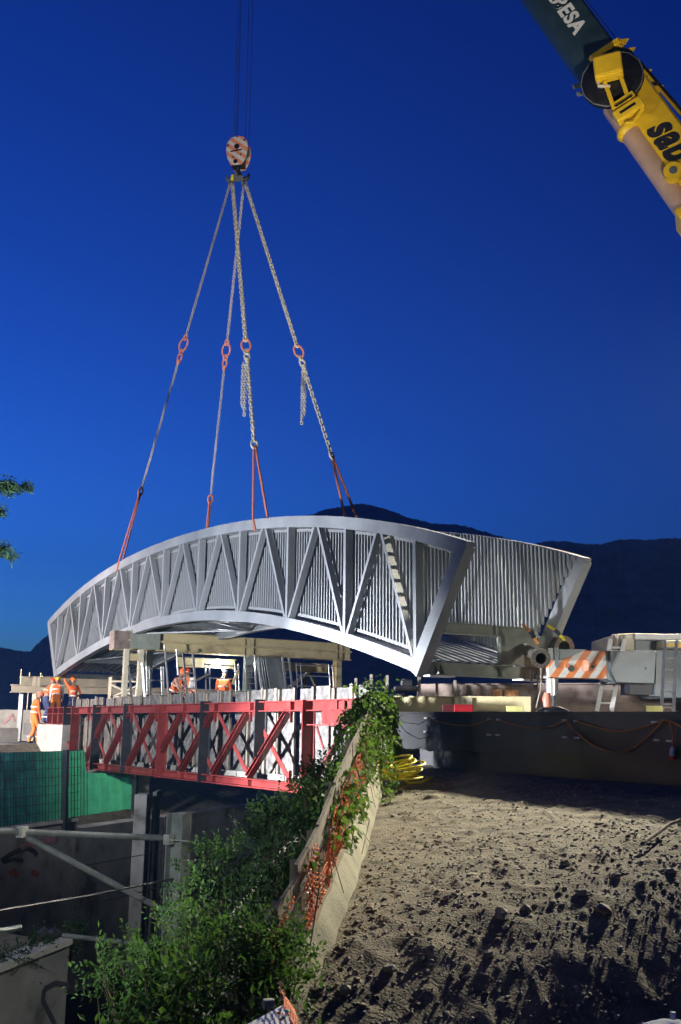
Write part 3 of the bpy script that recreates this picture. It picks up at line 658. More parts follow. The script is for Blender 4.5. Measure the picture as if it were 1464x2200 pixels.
# near trestle under the left girder end
tr = thing('trestle', 'pale yellow A-shaped steel trestle under the green girder end', 'trestle', GL(.1, .6, zd))
for px in (272, 303):
    x, zt_ = gl_of(px, 1400, .6); b = MB(); b.ibeam(GL(x, .6, zd - .2), GL(x, .6, gz0 - .02), .14, .12, .02, .02, A); b.build('leg', M_CREAM, tr)
xa, xb_ = gl_of(272, 1415, .6)[0], gl_of(303, 1415, .6)[0]; zc = gl_of(287, 1412, .6)[1]
b = MB(); b.ibeam(GL(xa, .6, zc), GL(xb_, .6, zc), .12, .2, .02, .02); b.build('crosshead', M_YEL, tr)
b = MB(); b.beam(GL(xb_ - .02, .6, zc - .2), GL(xa + .3, .6, zd), .05, .08, A); b.build('brace', M_CREAM, tr)
b = MB(); b.beam(GL(xa + .05, .65, zc - .25), GL(xb_ - .1, .65, zd), .05, .06, A); b.build('brace', M_GREYD, tr)

# scaffold material leaning against the portal: ladders, frames, plates, tubes
def ladder(name, label, p0, p1, width, nr, mt, wdir, group=None, r=.022, hooks=False):
    p0, p1 = Vector(p0), Vector(p1); t = thing(name, label, 'ladder', p0, group); wv = Vector(wdir).normalized() * width / 2
    for s in (-1, 1):
        b = MB(); b.beam(p0 + wv * s, p1 + wv * s, r * 1.2, r * 2.4, wdir) if False else b.beam(p0 + wv * s, p1 + wv * s, r * 2, r * 2.6, wv); b.build('stile', mt, t)
    for i in range(nr):
        c = p0.lerp(p1, (i + .6) / (nr + .2)); b = MB(); b.tube([c - wv, c + wv], r * .75, 6); b.build('rung', mt, t)
    return t
def gp(px, py, y): x, z = gl_of(px, py, y); return GL(x, y, z)
YS = 1.0
ladder('scaffold_ladder', 'narrow grey scaffold ladder leaning on the mid column of the portal', gp(541, 1490, YS), gp(538, 1407, YS), .34, 6, M_ALU, N)
ladder('scaffold_ladder', 'thin grey ladder standing behind the worker in the red helmet', gp(412, 1490, .7), gp(404, 1402, .7), .32, 5, M_ALU, N)
ladder('scaffold_ladder', 'upright grey ladder frame between the metal plates and the barred frame', gp(622, 1482, YS), gp(614, 1412, YS), .24, 4, M_ALU, N)
for i, (px0, py0, px1, py1, lab) in enumerate([(362, 1488, 354, 1384, 'tall pale scaffold tube leaning left of the worker bending forward'), (383, 1450, 379, 1395, 'dark tipped scaffold tube rising behind the worker bending forward'), (312, 1496, 307, 1424, 'thick short tube leaning against the yellow trestle'), (562, 1482, 555, 1412, 'slim tube leaning beside the stack of metal plates')]):
    b = MB(); b.tube([gp(px0, py0, 1.1), gp(px1, py1, 1.0)], .045 if i == 2 else .032, 8); tag(b.build('scaffold_tube', M_ALU, smooth=True), lab, 'tube')
labs = ['largest grey metal plate leaning at the front of the plate stack'] + ['grey metal plate seen edge on in the stack behind the large plate'] * 4
for i in range(5):
    o = -.10 * i; b = MB(); y = .95 - .09 * i; x0, z0 = gl_of(580 - 5 * i, 1481, y); x1, _ = gl_of(612 - 5 * i, 1481, y); zt_ = gl_of(590, 1414, y)[1]; sh = -(x1 - x0) * .22
    b.add([], []); c8 = [GL(x0, y, z0), GL(x1, y, z0), GL(x1 + sh, y - .15, zt_), GL(x0 + sh, y - .15, zt_)]; b.hexa(c8 + [c - A * .02 for c in c8])
    tag(b.build('metal_plate', M_GREYD), labs[i], 'metal plate', 'stacked metal plates' if i else None)
def barred(label, pxs, pys, y):
    (xa, za), (xb_, zb3) = gl_of(pxs[0], pys[1], y), gl_of(pxs[1], pys[0], y); t = thing('scaffold_rack', label, 'scaffold', GL((xa + xb_) / 2, y, za))
    for x in (xa, xa + .12 * (xb_ - xa), xb_, xb_ - .1 * (xb_ - xa)): b = MB(); b.tube([GL(x + .05, y, za), GL(x, y - .05, zb3)], .022, 6); b.build('upright', M_ALU, t)
    for k in range(3): z = za + (zb3 - za) * (.08 + .42 * k); b = MB(); b.tube([GL(xa, y, z), GL(xb_ + .03, y, z)], .022, 6); b.build('bar', M_ALU, t)
barred('wide barred scaffold frame leaning beside the right portal column', (637, 716), (1428, 1478), .9)
barred('barred scaffold frame standing behind the worker with the headlamp', (440, 514), (1426, 1490), .6)
barred('barred scaffold frame standing beside the yellow trestle', (314, 352), (1432, 1492), .5)
b = MB(); b.beam(gp(450, 1447, .8), gp(422, 1462, .8), .06, .05, A); tag(b.build('timber_batten', M_WOOD), 'pale timber batten propped between the two helmeted workers and the headlamp worker', 'batten')
b = MB(); b.beam(gp(512, 1440, .8), gp(500, 1470, .8), .07, .05, A); tag(b.build('timber_batten', M_YEL), 'short yellow batten leaning right of the worker with the headlamp', 'batten')

# ================================================================== LEFT: cream girders on trestle, concrete, worker's ledge
LO = P(150, 1480, 38.0)
def lp(px, py, y=38.0): return P(px, py, y)
lg = thing('girder_stack', 'cream steel girders stacked on posts beyond the far end of the footbridge', 'girder stack', lp(150, 1530))
b = MB(); b.ibeam(lp(45, 1464), lp(250, 1466, 41), .3, .38, .03, .02); b.build('girder', M_CREAM, lg)
b = MB(); b.ibeam(lp(25, 1479, 37.6), lp(520, 1490, 44), .3, .30, .03, .02); b.build('girder', M_CREAM, lg)
for px in (74, 83): b = MB(); p = lp(px, 1464, 37.9); b.beam(p - Z * .18, p + Z * .18, .12, .03, A); b.build('stiffener', M_CREAM, lg)
for px in (48, 76, 168): b = MB(); p = lp(px, 1487, 38.2); b.beam(p, Vector((p.x, p.y, -1.2)), .16, .16); b.build('post', M_CREAM if px != 48 else M_GREYD, lg)
jk = thing('jacking_tower', 'pale steel jacking tower behind the yellow trestle', 'jacking tower', P(250, 1500, 36))
for dx in (0, .55, 1.1):
    p = P(236, 1500, 36) + Vector((dx, 0, 0)); b = MB(); b.beam(p - Z * .3, p + Z * .75, .12, .12); b.build('post', M_CREAM, jk)
for (dx0, z0, dx1, z1) in ((0, .0, 1.1, .5), (0, .5, 1.1, .0), (0, .6, 1.1, .6), (0, .05, 1.1, .05)):
    p = P(236, 1500, 36); b = MB(); b.beam(p + Vector((dx0, -.07, z0)), p + Vector((dx1, -.07, z1)), .06, .06); b.build('brace', M_CREAM, jk)

# far abutment: bearing block under the red truss, ledge, wall behind
fb = thing('abutment', 'pale concrete abutment block carrying the left end of the red truss', 'abutment', P(122, 1640, 33.5))
pA = [RL(rl_of(150, 1580)[0], .25, 0), RL(rl_of(96, 1580)[0], .25, 0)]; dp = N * 3.0
b = MB(); zt_ = zrt(XL2) - .53; b.hexa([pA[0] - Z * 3.5, pA[0] + dp - Z * 3.5, pA[1] + dp - Z * 3.5, pA[1] - Z * 3.5, pA[0] + Z * zt_, pA[0] + dp + Z * zt_, pA[1] + dp + Z * zt_, pA[1] + Z * zt_]); b.build('bearing_block', M_CONC, fb, bevel=.02)
ld = P(60, 1596, 35.5); zl_ = ld.z
b = MB(); lx0, lx1 = P(-500, 1590, 36).x, P(99, 1590, 35.2).x; b.hexa([(lx0, 33.9, -4.6), (lx1, 34.3, -4.6), (lx1, 40.5, -4.6), (lx0, 40.5, -4.6), (lx0, 33.9, zl_ - .06), (lx1, 34.3, zl_), (lx1, 40.5, zl_), (lx0, 40.5, zl_)]); b.build('ledge', M_CONCD, fb)
p = P(0, 1530, 38.5); q = P(140, 1530, 39.5)
b = MB(); b.beam(Vector((p.x - 6, p.y - 1, -.55)), Vector((q.x, q.y, -.55)), .5, .95 + .6); b.build('back_wall', M_CONC, fb)
p = P(-150, 1592, 34.2); q = P(34, 1574, 36.6)
b = MB(); b.beam(Vector((p.x, p.y, zl_ + .15)), Vector((q.x, q.y, zl_ + .15)), .35, .7); b.build('wing_wall', M_CONC, fb)
b = MB(); p = P(8, 1556, 36.8); q = P(28, 1534, 36.8); b.beam(p, q, .06, .10); b.beam(q, P(32, 1550, 36.8), .05, .06); tag(b.build('steel_prop', M_RED), 'bent red steel prop leaning on the concrete wall behind the orange worker', 'prop')

# ================================================================== LEFT BANK: netting, graffiti wall, lower wall
TD = Vector((.438, .899, 0)); TNn = Vector((TD.y, -TD.x, 0))
def wall_pt(px, py, base): return RP(px, py, base, TNn)
q0 = P(132, 1762, 27.5)
nf = thing('netting_fence', 'green shade netting on a wire mesh fence above the graffiti wall', 'netting fence', q0)
cols_ = np.linspace(-330, 284, 90); V, rows = [], 26
def netline(px):
    topy = np.interp(px, [-330, 0, 180, 190, 290], [1640, 1617, 1612, 1618, 1622]); boty = np.interp(px, [-330, 0, 165, 280, 290], [1818, 1776, 1754, 1738, 1737]); return topy, boty
tops, bots = [], []
for px in cols_:
    ty, by = netline(px); p1 = wall_pt(px, ty, q0); p0 = wall_pt(px, by, q0); tops.append(p1); bots.append(p0)
for j in range(rows):
    t = j / (rows - 1)
    for i, px in enumerate(cols_):
        p = bots[i].lerp(tops[i], t); wv = .05 * math.sin(i * 1.9 + 2 * t) * (1 - t * .4) + .07 * (float(vnoise(np.array(i * .35), np.array(t * 3))) - .5)
        if px > 185: p = p - Z * (max(0, t - .55) * 1.2)
        V.append(p - TNn * wv)
n = len(cols_); F = [(j * n + i, j * n + i + 1, (j + 1) * n + i + 1, (j + 1) * n + i) for j in range(rows - 1) for i in range(n - 1)]
np_mesh('netting', V, F, M_NET, nf, True)
b = MB()
for i in range(0, n, 1):
    if cols_[i] > 184: continue
    b.beam(bots[i] + TNn * .12, tops[i] + TNn * .12, .013, .013)
for k in range(9):
    t = k / 8
    for i in range(0, n - 5, 4):
        if cols_[i + 4] > 184: continue
        b.beam(bots[i].lerp(tops[i], t) + TNn * .12, bots[i + 4].lerp(tops[i + 4], t) + TNn * .12, .013, .013)
b.build('wire_mesh', M_BLACKST, nf)
for px in (-150, 130, 281):
    ty, by = netline(px); b = MB(); p1 = wall_pt(px, ty - 3, q0) + TNn * .2; p0 = wall_pt(px - 4, by + 4, q0) + TNn * .2; b.beam(p0 - Z * .2, p1, .16, .10, TD); b.build('post', M_BLACKST, nf)
def bankwall(name, label, pxa, pxb, ya_, yb_, base, thick, depth, mt, capmt):
    t = thing(name, label, 'retaining wall', wall_pt((pxa + pxb) / 2, (ya_ + yb_) / 2, base) - Z * depth)
    p, q = wall_pt(pxa, ya_, base), wall_pt(pxb, yb_, base); z1 = (p.z + q.z) / 2; off = -TNn * thick
    b = MB(); b.hexa([Vector((*p.xy, z1 - depth)), Vector((*q.xy, z1 - depth)), Vector((*q.xy, z1 - depth)) + off, Vector((*p.xy, z1 - depth)) + off, p, q, q + off, p + off]); b.build('wall_face', mt, t)
    b = MB(); b.hexa([p + TNn * .06 - Z * .0 + Z * .003, q + TNn * .06 + Z * .003, q + off + Z * .003, p + off + Z * .003, p + TNn * .06 + Z * .09, q + TNn * .06 + Z * .09, q + off + Z * .09, p + off + Z * .09]); b.build('coping', capmt, t)
    return t
TNn_back = -TNn
M_GRAF = mat('graffiti_wall', (0.20, 0.19, 0.18), 0.9, 0, 0.3, 1.5, 0.2, 25, c2=(0.11, 0.10, 0.10))
gw = bankwall('retaining_wall', 'graffiti covered concrete retaining wall under the green netting', -420, 166, 1842, 1764, q0 + TNn * .15, 1.2, 4.5, M_GRAF, M_CONC)
# graffiti: painted outlines on the wall face
M_GRB = mat('graffiti_dark', (0.03, 0.03, 0.045), 0.7); M_GRR = mat('graffiti_red', (0.30, 0.07, 0.05), 0.7); M_GRP = mat('graffiti_pink', (0.30, 0.15, 0.16), 0.7)
def graf(pts, wd, mt, base, par):
    b = MB(); qs = [wall_pt(x, y, base + TNn * .012) for x, y in pts]
    for a_, c_ in zip(qs[:-1], qs[1:]): b.beam(a_, c_, wd, .006, TNn)
    return b.build('painted_line', mt, par)
gbase = q0 + TNn * .15
graf([(3, 1850), (18, 1838), (38, 1828), (60, 1822), (75, 1830), (80, 1838)], .12, M_GRB, gbase, gw)
graf([(22, 1880), (26, 1872), (34, 1873), (38, 1884)], .16, M_GRR, gbase, gw); graf([(68, 1876), (76, 1873), (82, 1882)], .14, M_GRR, gbase, gw)
graf([(45, 1822), (70, 1812), (100, 1806), (122, 1804)], .14, M_GRP, gbase, gw); graf([(8, 1852), (30, 1846), (50, 1850)], .1, M_GRB, gbase, gw)
q1 = P(75, 2058, 16.5)
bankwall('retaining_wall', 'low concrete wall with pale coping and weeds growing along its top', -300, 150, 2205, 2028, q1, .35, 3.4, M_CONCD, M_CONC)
lw2 = bpy.data.objects[-1] if False else None
graf([(118, 2200), (92, 2150), (95, 2125), (120, 2112), (150, 2118)], .08, M_GRB, q1, [o for o in bpy.data.objects if o.name.startswith('retaining_wall')][1])
# lower bank soil above that wall
b = MB(); p, q = wall_pt(-300, 2180, q1), wall_pt(150, 2020, q1); o2 = -TNn * 9
b.hexa([p - TNn * .36 - Z * 3, q - TNn * .36 - Z * 3, q + o2 - Z * 3, p + o2 - Z * 3, p - TNn * .36 - Z * .05, q - TNn * .36 - Z * .05, q + o2 + Z * .2, p + o2 + Z * .2]); structure(b.build('terrace_soil', M_EARTH))
# the same bank goes on under the red bridge: a retaining wall with shade put into its darker colour, planted slope on top
ew = thing('retaining_wall', 'stained retaining wall of the cutting, coloured dark for shade, running on under the red truss', 'retaining wall', q0 + TD * 22 - Z * 4)
pa_, pb3 = wall_pt(168, 1764, gbase), wall_pt(168, 1764, gbase) + TD * 48
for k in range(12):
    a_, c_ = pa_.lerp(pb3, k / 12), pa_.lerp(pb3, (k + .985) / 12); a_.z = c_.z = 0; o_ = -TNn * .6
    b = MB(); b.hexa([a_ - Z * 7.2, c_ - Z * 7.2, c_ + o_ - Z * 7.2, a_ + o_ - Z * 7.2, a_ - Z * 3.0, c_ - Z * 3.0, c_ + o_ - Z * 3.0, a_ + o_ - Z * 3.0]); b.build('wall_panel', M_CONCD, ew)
a_, c_ = pa_.copy(), pb3.copy(); a_.z = c_.z = 0
b = MB(); b.add([a_ - TNn * .6 - Z * 3.02, c_ - TNn * .6 - Z * 3.02, c_ - TNn * 5 - Z * .9, a_ - TNn * 5 - Z * .9], [(0, 1, 2, 3)]); structure(b.build('bank_slope', M_EARTH))
# piers under the red bridge
pr = thing('bridge_pier', 'twin concrete pier columns standing in the dark below the red truss', 'bridge pier', P(315, 1850, 26))
for px0, px1, yy in ((290, 318, 25.5), (329, 339, 26.5)):
    p, q = P(px0, 1690, yy), P(px1, 1690, yy); b = MB(); b.hexa([Vector((p.x, yy, -7.2)), Vector((q.x, yy, -7.2)), Vector((q.x, yy + .6, -7.2)), Vector((p.x, yy + .6, -7.2)), Vector((p.x, yy, -1.9)), Vector((q.x, yy, -1.9)), Vector((q.x, yy + .6, -1.9)), Vector((p.x, yy + .6, -1.9))]); b.build('pier_column', M_CONCD, pr, bevel=.03)

# ================================================================== CATENARY MAST with arms
mp_ = P(388, 1748, 15.0); mb = Vector((mp_.x - .03, mp_.y, -7.2))
ms = thing('catenary_mast', 'grey galvanised H-section railway mast with tubular arms', 'mast', mb)
b = MB(); mx = Vector((.9, -.43, 0)).normalized(); my = Vector((.43, .9, 0))
for s in (-1, 1):
    b.beam(mb + mx * .13 * s, mp_ + mx * .13 * s, .018, .20, my) if False else b.box((mb + mp_) / 2 + mx * .13 * s, .02, .24, mp_.z - mb.z, mx, my)
b.box((mb + mp_) / 2, .26, .014, mp_.z - mb.z, mx, my); b.build('mast_column', M_GREYD, ms)
zA = P(365, 1801, 15.0); zA0 = P(-40, 1784, 13.4); b = MB(); b.tube([zA0, zA + Vector((-.06, 0, 0))], .045, 10); b.build('top_tube', M_GREYD, ms, True)
b = MB(); b.tube([P(48, 1790, 13.75), P(60, 1800, 13.8), P(362, 1962, 15.0)], .042, 10); b.build('brace_tube', M_GREYD, ms, True)
b = MB(); b.tube([P(132, 2009, 14.1), P(352, 2034, 15.0)], .03, 8); b.build('lower_tube', M_GREYD, ms, True)
for (px, py, yy) in ((48, 1787, 13.72), (363, 1803, 14.95)):
    b = MB(); c = P(px, py, yy); b.box(c, .10, .12, .14, mx, my); b.build('clamp', M_ALU, ms)
b = MB(); c = P(388, 1806, 14.85); b.box(c, .36, .02, .015, mx, my); b.build('strap', M_ALU, ms)
b = MB(); c = P(100, 2006, 14.05); b.tube([c + Vector((-.12, 0, 0)), c + Vector((-.05, 0, 0)), c + Vector((.02, 0, 0)), c + Vector((.1, 0, 0)), c + Vector((.2, 0, -.01))], [.03, .09, .05, .09, .03], 10); b.build('insulator', M_BLK, ms, True)
for i, (a_, c_, r, lb) in enumerate([((-30, 1961, 11.8), (372, 1888, 15.0), .016, 'thick cable running from the lower left up to the railway mast'), ((-30, 1998, 12.4), (44, 1992, 12.9), .035, 'short grey tube end reaching in above the weeds'), ((160, 1864, 22), (700, 1760, 30), .010, 'thin dark contact wire crossing below the red truss'), ((160, 1952, 20), (560, 1850, 28), .010, 'lowest thin wire crossing the dark cutting')]):
    b = MB(); p, q = P(*a_), P(*c_); b.tube([p, p.lerp(q, .5) - Z * .02, q], r, 6); tag(b.build('overhead_wire', M_ROPE if i != 1 else M_GREYD, smooth=True), lb, 'wire')
# ================================================================== STEEL DECK EDGE on the right, deck and what stands on it
def wl(px, py, y=0.0): return RP(px, py, W0 - N * y, N)
zW = wl(1250, 1529).z; print('WALL top', zW)
def WS(px): return (wl(px, 1540) - W0).dot(A)
def WL(s, y, z): return Vector((W0.x, W0.y, 0)) + A * s - N * y + Z * z
s0, s1, s2 = WS(838), WS(1900), WS(918)
dg = thing('deck_girder', 'long dark steel girder edging the deck above the earth slope', 'girder', WL((s0 + s1) / 2, 0, zW - 1.3))
def wslab(name, sa, sb, ya, yb_, za, zb_, mt): 
    b = MB(); b.hexa([WL(sa, ya, za), WL(sb, ya, za), WL(sb, yb_, za), WL(sa, yb_, za), WL(sa, ya, zb_), WL(sb, ya, zb_), WL(sb, yb_, zb_), WL(sa, yb_, zb_)]); return b.build(name, mt, dg)
wslab('web', s0, s1, -.25, 0, zW - .60, zW - .03, M_DARKWALL)
wslab('top_flange', s0, s1, -.30, .05, zW - .028, zW, M_DARKWALL)
wslab('lower_web', s2, s1, -.45, -.12, zW - 1.7, zW - .604, M_DARKWALL)
wslab('back_web', s0, s2 + .003, -.95, -.65, zW - 1.7, zW - .61, M_DARKWALL)
for (px, py) in ((916, 1542.5), (932, 1543), (1053, 1545), (1072, 1546), (1215, 1547.7), (1239, 1548.6), (1406, 1551.4), (1417, 1551.6), (915, 1572), (1051, 1578.5), (1070, 1579), (1215, 1584), (1240, 1585), (1412, 1590), (1439, 1592)):
    b = MB(); p = wl(px, py, .012); b.box(p, .085, .03, .026, A, N); b.build('clip', M_WHITE, dg)
def cable(pxs, label, r=.011):
    pts = [wl(x, y, .045) for x, y in pxs]; fine = []
    for i in range(len(pts) - 1):
        p0, p1, p2, p3 = pts[max(i - 1, 0)], pts[i], pts[i + 1], pts[min(i + 2, len(pts) - 1)]
        for k in range(5):
            t = k / 5; fine.append(.5 * ((2 * p1) + (p2 - p0) * t + (2 * p0 - 5 * p1 + 4 * p2 - p3) * t * t + (3 * p1 - p0 - 3 * p2 + p3) * t ** 3))
    fine.append(pts[-1]); b = MB(); b.tube(fine, r, 6); return tag(b.build('cable', M_CABLE, smooth=True), label, 'cable')
cable([(924, 1543), (950, 1552), (985, 1558), (1020, 1557), (1053, 1545)], 'short dull cable sagging beside the ivy end of the steel girder', .007)
cable([(1072, 1546), (1105, 1557), (1150, 1564), (1185, 1561), (1215, 1548)], 'orange cable sagging along the middle of the steel girder', .008)
cable([(1218, 1548), (1240, 1574), (1275, 1601), (1318, 1615), (1355, 1611), (1395, 1580), (1425, 1549)], 'orange cable hanging in the deepest loop on the steel girder')
cable([(1236, 1548), (1270, 1558), (1310, 1568), (1350, 1570), (1395, 1559), (1425, 1547)], 'orange cable in a shallow sag above the deepest loop')
cable([(1425, 1548), (1438, 1550), (1446, 1575), (1446, 1606)], 'orange cable dropping to the white plug')
cable([(1425, 1547), (1445, 1551), (1475, 1566), (1520, 1585), (1600, 1560)], 'orange cable running off beyond the white plug', .013)
pl = thing('cable_plug', 'white plug with a red collar hanging on the steel girder', 'plug', wl(1445, 1630, .06))
b = MB(); b.tube([wl(1446, 1604, .05), wl(1445.5, 1610, .05), wl(1445, 1624, .05)], [.018, .034, .036], 10); b.build('plug_body', M_WHITE, pl, True)
b = MB(); b.tube([wl(1445, 1624, .05), wl(1445, 1631, .05)], .034, 10); b.build('collar', M_REDBOX, pl, True)
# deck plate behind the girder
b = MB(); b.hexa([WL(s0, -.305, zW - .3), WL(s1, -.305, zW - .3), WL(s1, -30, zW - .3), WL(s0, -30, zW - .3), WL(s0, -.305, zW - .004), WL(s1, -.305, zW - .004), WL(s1, -30, zW - .004), WL(s0, -30, zW - .004)]); structure(b.build('deck', mat('deck_asphalt', (.07, .07, .075), .9, 0, .2, 3)))
def on_deck(px, Y): p = P(px, 1500, Y); return Vector((p.x, p.y, zW))
def zz(py, Y, px=1100): return P(px, py, Y).z
# long rusty steel trough
p, q = on_deck(905, 22.0), on_deck(1475, 20.8)
tg = thing('steel_trough', 'long rusty brown steel trough lying on the deck under the outrigger', 'trough', (p + q) / 2)
b = MB(); hz = zz(1474, 22) - zW; d_ = (q - p).normalized(); b.beam(p + Z * hz / 2 + Vector((0, .5, 0)), q + Z * (hz + .05) / 2 + Vector((0, .5, 0)), .9, hz); b.build('side_plate', M_RUST, tg, bevel=.01)
b = MB(); b.beam(p + Z * (hz + .01), q + Z * (hz + .06), .08, .03); b.build('rim', M_RUST, tg)
M_RORG = mat('lit_orange_rust', (.62, .30, .12), .7, 0, .15, 5)  # light on the rusty box sections put into the orange
for px in (1076, 1100, 1124 - 10): 
    c = p.lerp(q, (px - 905) / 570); b = MB(); b.box(c + Vector((0, .02, zz(1490, 22) - zW)), .20 if px < 1090 else .17, .06, .14, d_); b.build('pocket', M_RORG, tg)
# yellow girder lying in front
p, q = on_deck(838, 19.6), on_deck(1140, 19.0); hz = zz(1497, 19.4) - zW
yb2 = thing('lying_girder', 'yellow steel I-girder lying on the deck beside the ivy', 'girder', (p + q) / 2)
b = MB(); b.ibeam(p + Z * hz / 2, q + Z * hz / 2, .26, hz - .01, .022, .018); b.build('i_section', mat('bright_yellow_girder', (.52, .45, .26), .6, 0, .12, 2.5), yb2)
for px in (985, 997, 1009): c = p.lerp(q, (px - 838) / 302.); b = MB(); b.beam(c + Vector((0, -.07, .03)), c + Vector((0, -.07, hz - .03)), .015, .12, Vector((1, 0, 0))); b.build('stiffener', M_CREAM, yb2)
rb = thing('red_toolbox', 'red plastic toolbox with a dark end lying on the deck edge', 'toolbox', on_deck(984, 17.6))
c = on_deck(996, 17.6); hh = zz(1515, 17.6) - zW; b = MB(); b.box(c + Z * hh / 2, .34, .22, hh, (1, -.1, 0)); b.build('case', M_REDBOX, rb, bevel=.015)
c = on_deck(965, 17.65); b = MB(); b.box(c + Z * hh / 2, .24, .20, hh * .95, (1, -.1, 0)); b.build('lid', mat('dark_red', (.12, .015, .02), .5), rb, bevel=.01)
for px, wd, Y, lb in ((1106, .30, 18.3, 'pale yellow timber block beside the crane foot'), (1403, .25, 15.2, 'pale yellow block near the foot of the tall ladder')):
    c = on_deck(px, Y); hh = zz(1517, Y, px) - zW; b = MB(); b.box(c + Z * hh / 2, wd, .15, hh, (1, -.1, 0)); tag(b.build('timber_block', M_YBLK, bevel=.008), lb, 'block')
for px, y1, y0 in ((765, 1457, 1482), (798, 1449, 1482), (832, 1451, 1482), (867, 1459, 1482), (901, 1446, 1482), (978, 1462, 1482), (939, 1466, 1482)):
    Y = 20.6; c = P(px, y0, Y); t_ = P(px, y1, Y); b = MB(); b.beam(Vector((c.x, c.y, zW - .02 if px > 850 else zd)), t_, .075, .055); tag(b.build('timber_post', M_WOOD), 'short timber post sticking up behind the ivy and the yellow girder', 'post', 'timber posts behind the ivy')
b = MB(); p = P(872, 1480, 20.3); b.box(p, .5, .25, .12); b.box(p + Vector((.02, 0, .12)), .25, .2, .14); tag(b.build('tarp_bundle', M_BLK, bevel=.03), 'black folded bundle lying among the timber posts', 'bundle')

# ================================================================== MOBILE CRANE
YO = 18.3
e1 = Vector((1, -.03, 0)).normalized(); e2 = Vector((.03, 1, 0))
BAS0 = ray(1392, 300) * 26.0
bdir = (TIP - BAS0).normalized(); BASE = BAS0 - bdir * ((BAS0.z - (zW + 2.6)) / bdir.z)
print('CRANE base', BASE, 'tip', TIP, 'elev', math.degrees(math.asin(bdir.z)))
cr = thing('mobile_crane', 'large mobile crane with a yellow boom, dark telescoped section and striped outrigger', 'crane', Vector((BASE.x, BASE.y, zW)))
# outrigger beam with stripes
op = lambda px, py: P(px, py, YO)
M_STRO = stripes('striped_outrigger', (0.80, 0.78, 0.70), (0.90, 0.25, 0.06), 0.115, (.80, 0, -.60))
b = MB(); poly = [(1180, 1397), (1240, 1397), (1262, 1397), (1307, 1399), (1306, 1458), (1180, 1455)]
def face_prism(pts, Y, dep, name, mt, par, bev=0.0):
    b = MB(); b.add([], []); n_ = len(pts); a_ = [P(x, y, Y) for x, y in pts]; c_ = [v + Vector((.0, dep, 0)) for v in a_]
    b.add(a_ + c_, [tuple(range(n_))[::-1], tuple(range(n_, 2 * n_))] + [(i, (i + 1) % n_, n_ + (i + 1) % n_, n_ + i) for i in range(n_)]); return b.build(name, mt, par, bevel=bev)
ob = face_prism([(1180, 1419), (1203, 1419), (1219, 1414), (1255, 1398), (1307, 1399), (1306, 1458), (1180, 1455)], YO, .55, 'outrigger_beam', M_STRO, cr)
face_prism([(1202, 1395), (1262, 1395), (1256, 1397.5), (1219, 1413.5), (1203, 1418)], YO + .012, .5, 'beam_shoulder', M_CRGREY, ob)
face_prism([(1191, 1391), (1201, 1391), (1201, 1430), (1197, 1436), (1193, 1430)], YO - .02, .06, 'jack_guide', M_CRGREY, ob)
face_prism([(1178, 1392), (1191, 1392), (1191, 1419), (1178, 1419)], YO + .02, .5, 'beam_end', M_GREYD, ob)
for px, py, r in ((1227.5, 1436, .062), (1274, 1432, .032)):
    b = MB(); c = op(px, py); b.tube([c - e2 * .012, c + e2 * .03], r, 16); b.build('access_hole', M_BLK, ob, True)
b = MB(); c = op(1218, 1430) - e2 * .012; ring(b, c, e1, Z, .035, .035, .01); b.build('lifting_eye', mat('orange_paint', (.9, .25, .06), .5), ob, True)
face_prism([(1252, 1417), (1266, 1417), (1266, 1442), (1252, 1442)], YO - .035, .034, 'reflector', mat('orange_reflector', (.95, .22, .05), .3), ob, .004)
ck = face_prism([(1311, 1397), (1411, 1399), (1407, 1469), (1324, 1467), (1311, 1440)], YO - .15, .9, 'chassis_box', M_CRGREY, cr, .015)
face_prism([(1304, 1398), (1313, 1397), (1313, 1440), (1326, 1467), (1306, 1459)], YO - .05, .6, 'chassis_edge', M_CRGREY, cr)
b = MB(); c = P(1388, 1436, YO - .16); b.tube([c, c + e2 * .05], .022, 10); b.build('bolt_hole', M_BLK, ck, True)
face_prism([(1353, 1469), (1420, 1470), (1420, 1493), (1353, 1492)], YO + .2, .6, 'under_box', M_BLACKST, cr)
face_prism([(1411, 1400), (1424, 1400), (1424, 1497), (1408, 1495)], YO + .1, .8, 'side_frame', M_CRGREY, cr)
# chassis and body behind
face_prism([(1364, 1360), (1425, 1362), (1800, 1358), (1800, 1371), (1425, 1375), (1364, 1374)], YO + 1.0, 2.6, 'counterweight_top', M_WHITE, cr, .02)
face_prism([(1326, 1362), (1364, 1360), (1364, 1398), (1326, 1395)], YO + 1.1, 2.0, 'counterweight_side', M_CREAM, cr, .02)
face_prism([(1364, 1374), (1800, 1374), (1800, 1500), (1425, 1500), (1364, 1410)], YO + 1.25, 2.4, 'chassis', M_CRGREY, cr, .02)
face_prism([(1424, 1376), (1800, 1370), (1800, 1391), (1424, 1393)], YO + .7, .4, 'body_panel', M_CREAM, cr, .02)
face_prism([(1424, 1383), (1800, 1378), (1800, 1388), (1424, 1391)], YO + .68, .015, 'yellow_stripe', M_CRY, cr)
for i in range(3):
    c = P(1560 + 90 * i, 1505, YO + 1.2); c.z = zW + .62; b = MB(); b.tube([c, c + e2 * .4], .62, 24); wh = b.build('wheel', M_BLK, cr, True); b = MB(); b.tube([c - e2 * .02, c + e2 * .1], .3, 16); b.build('rim', M_CRGREY, wh, True)
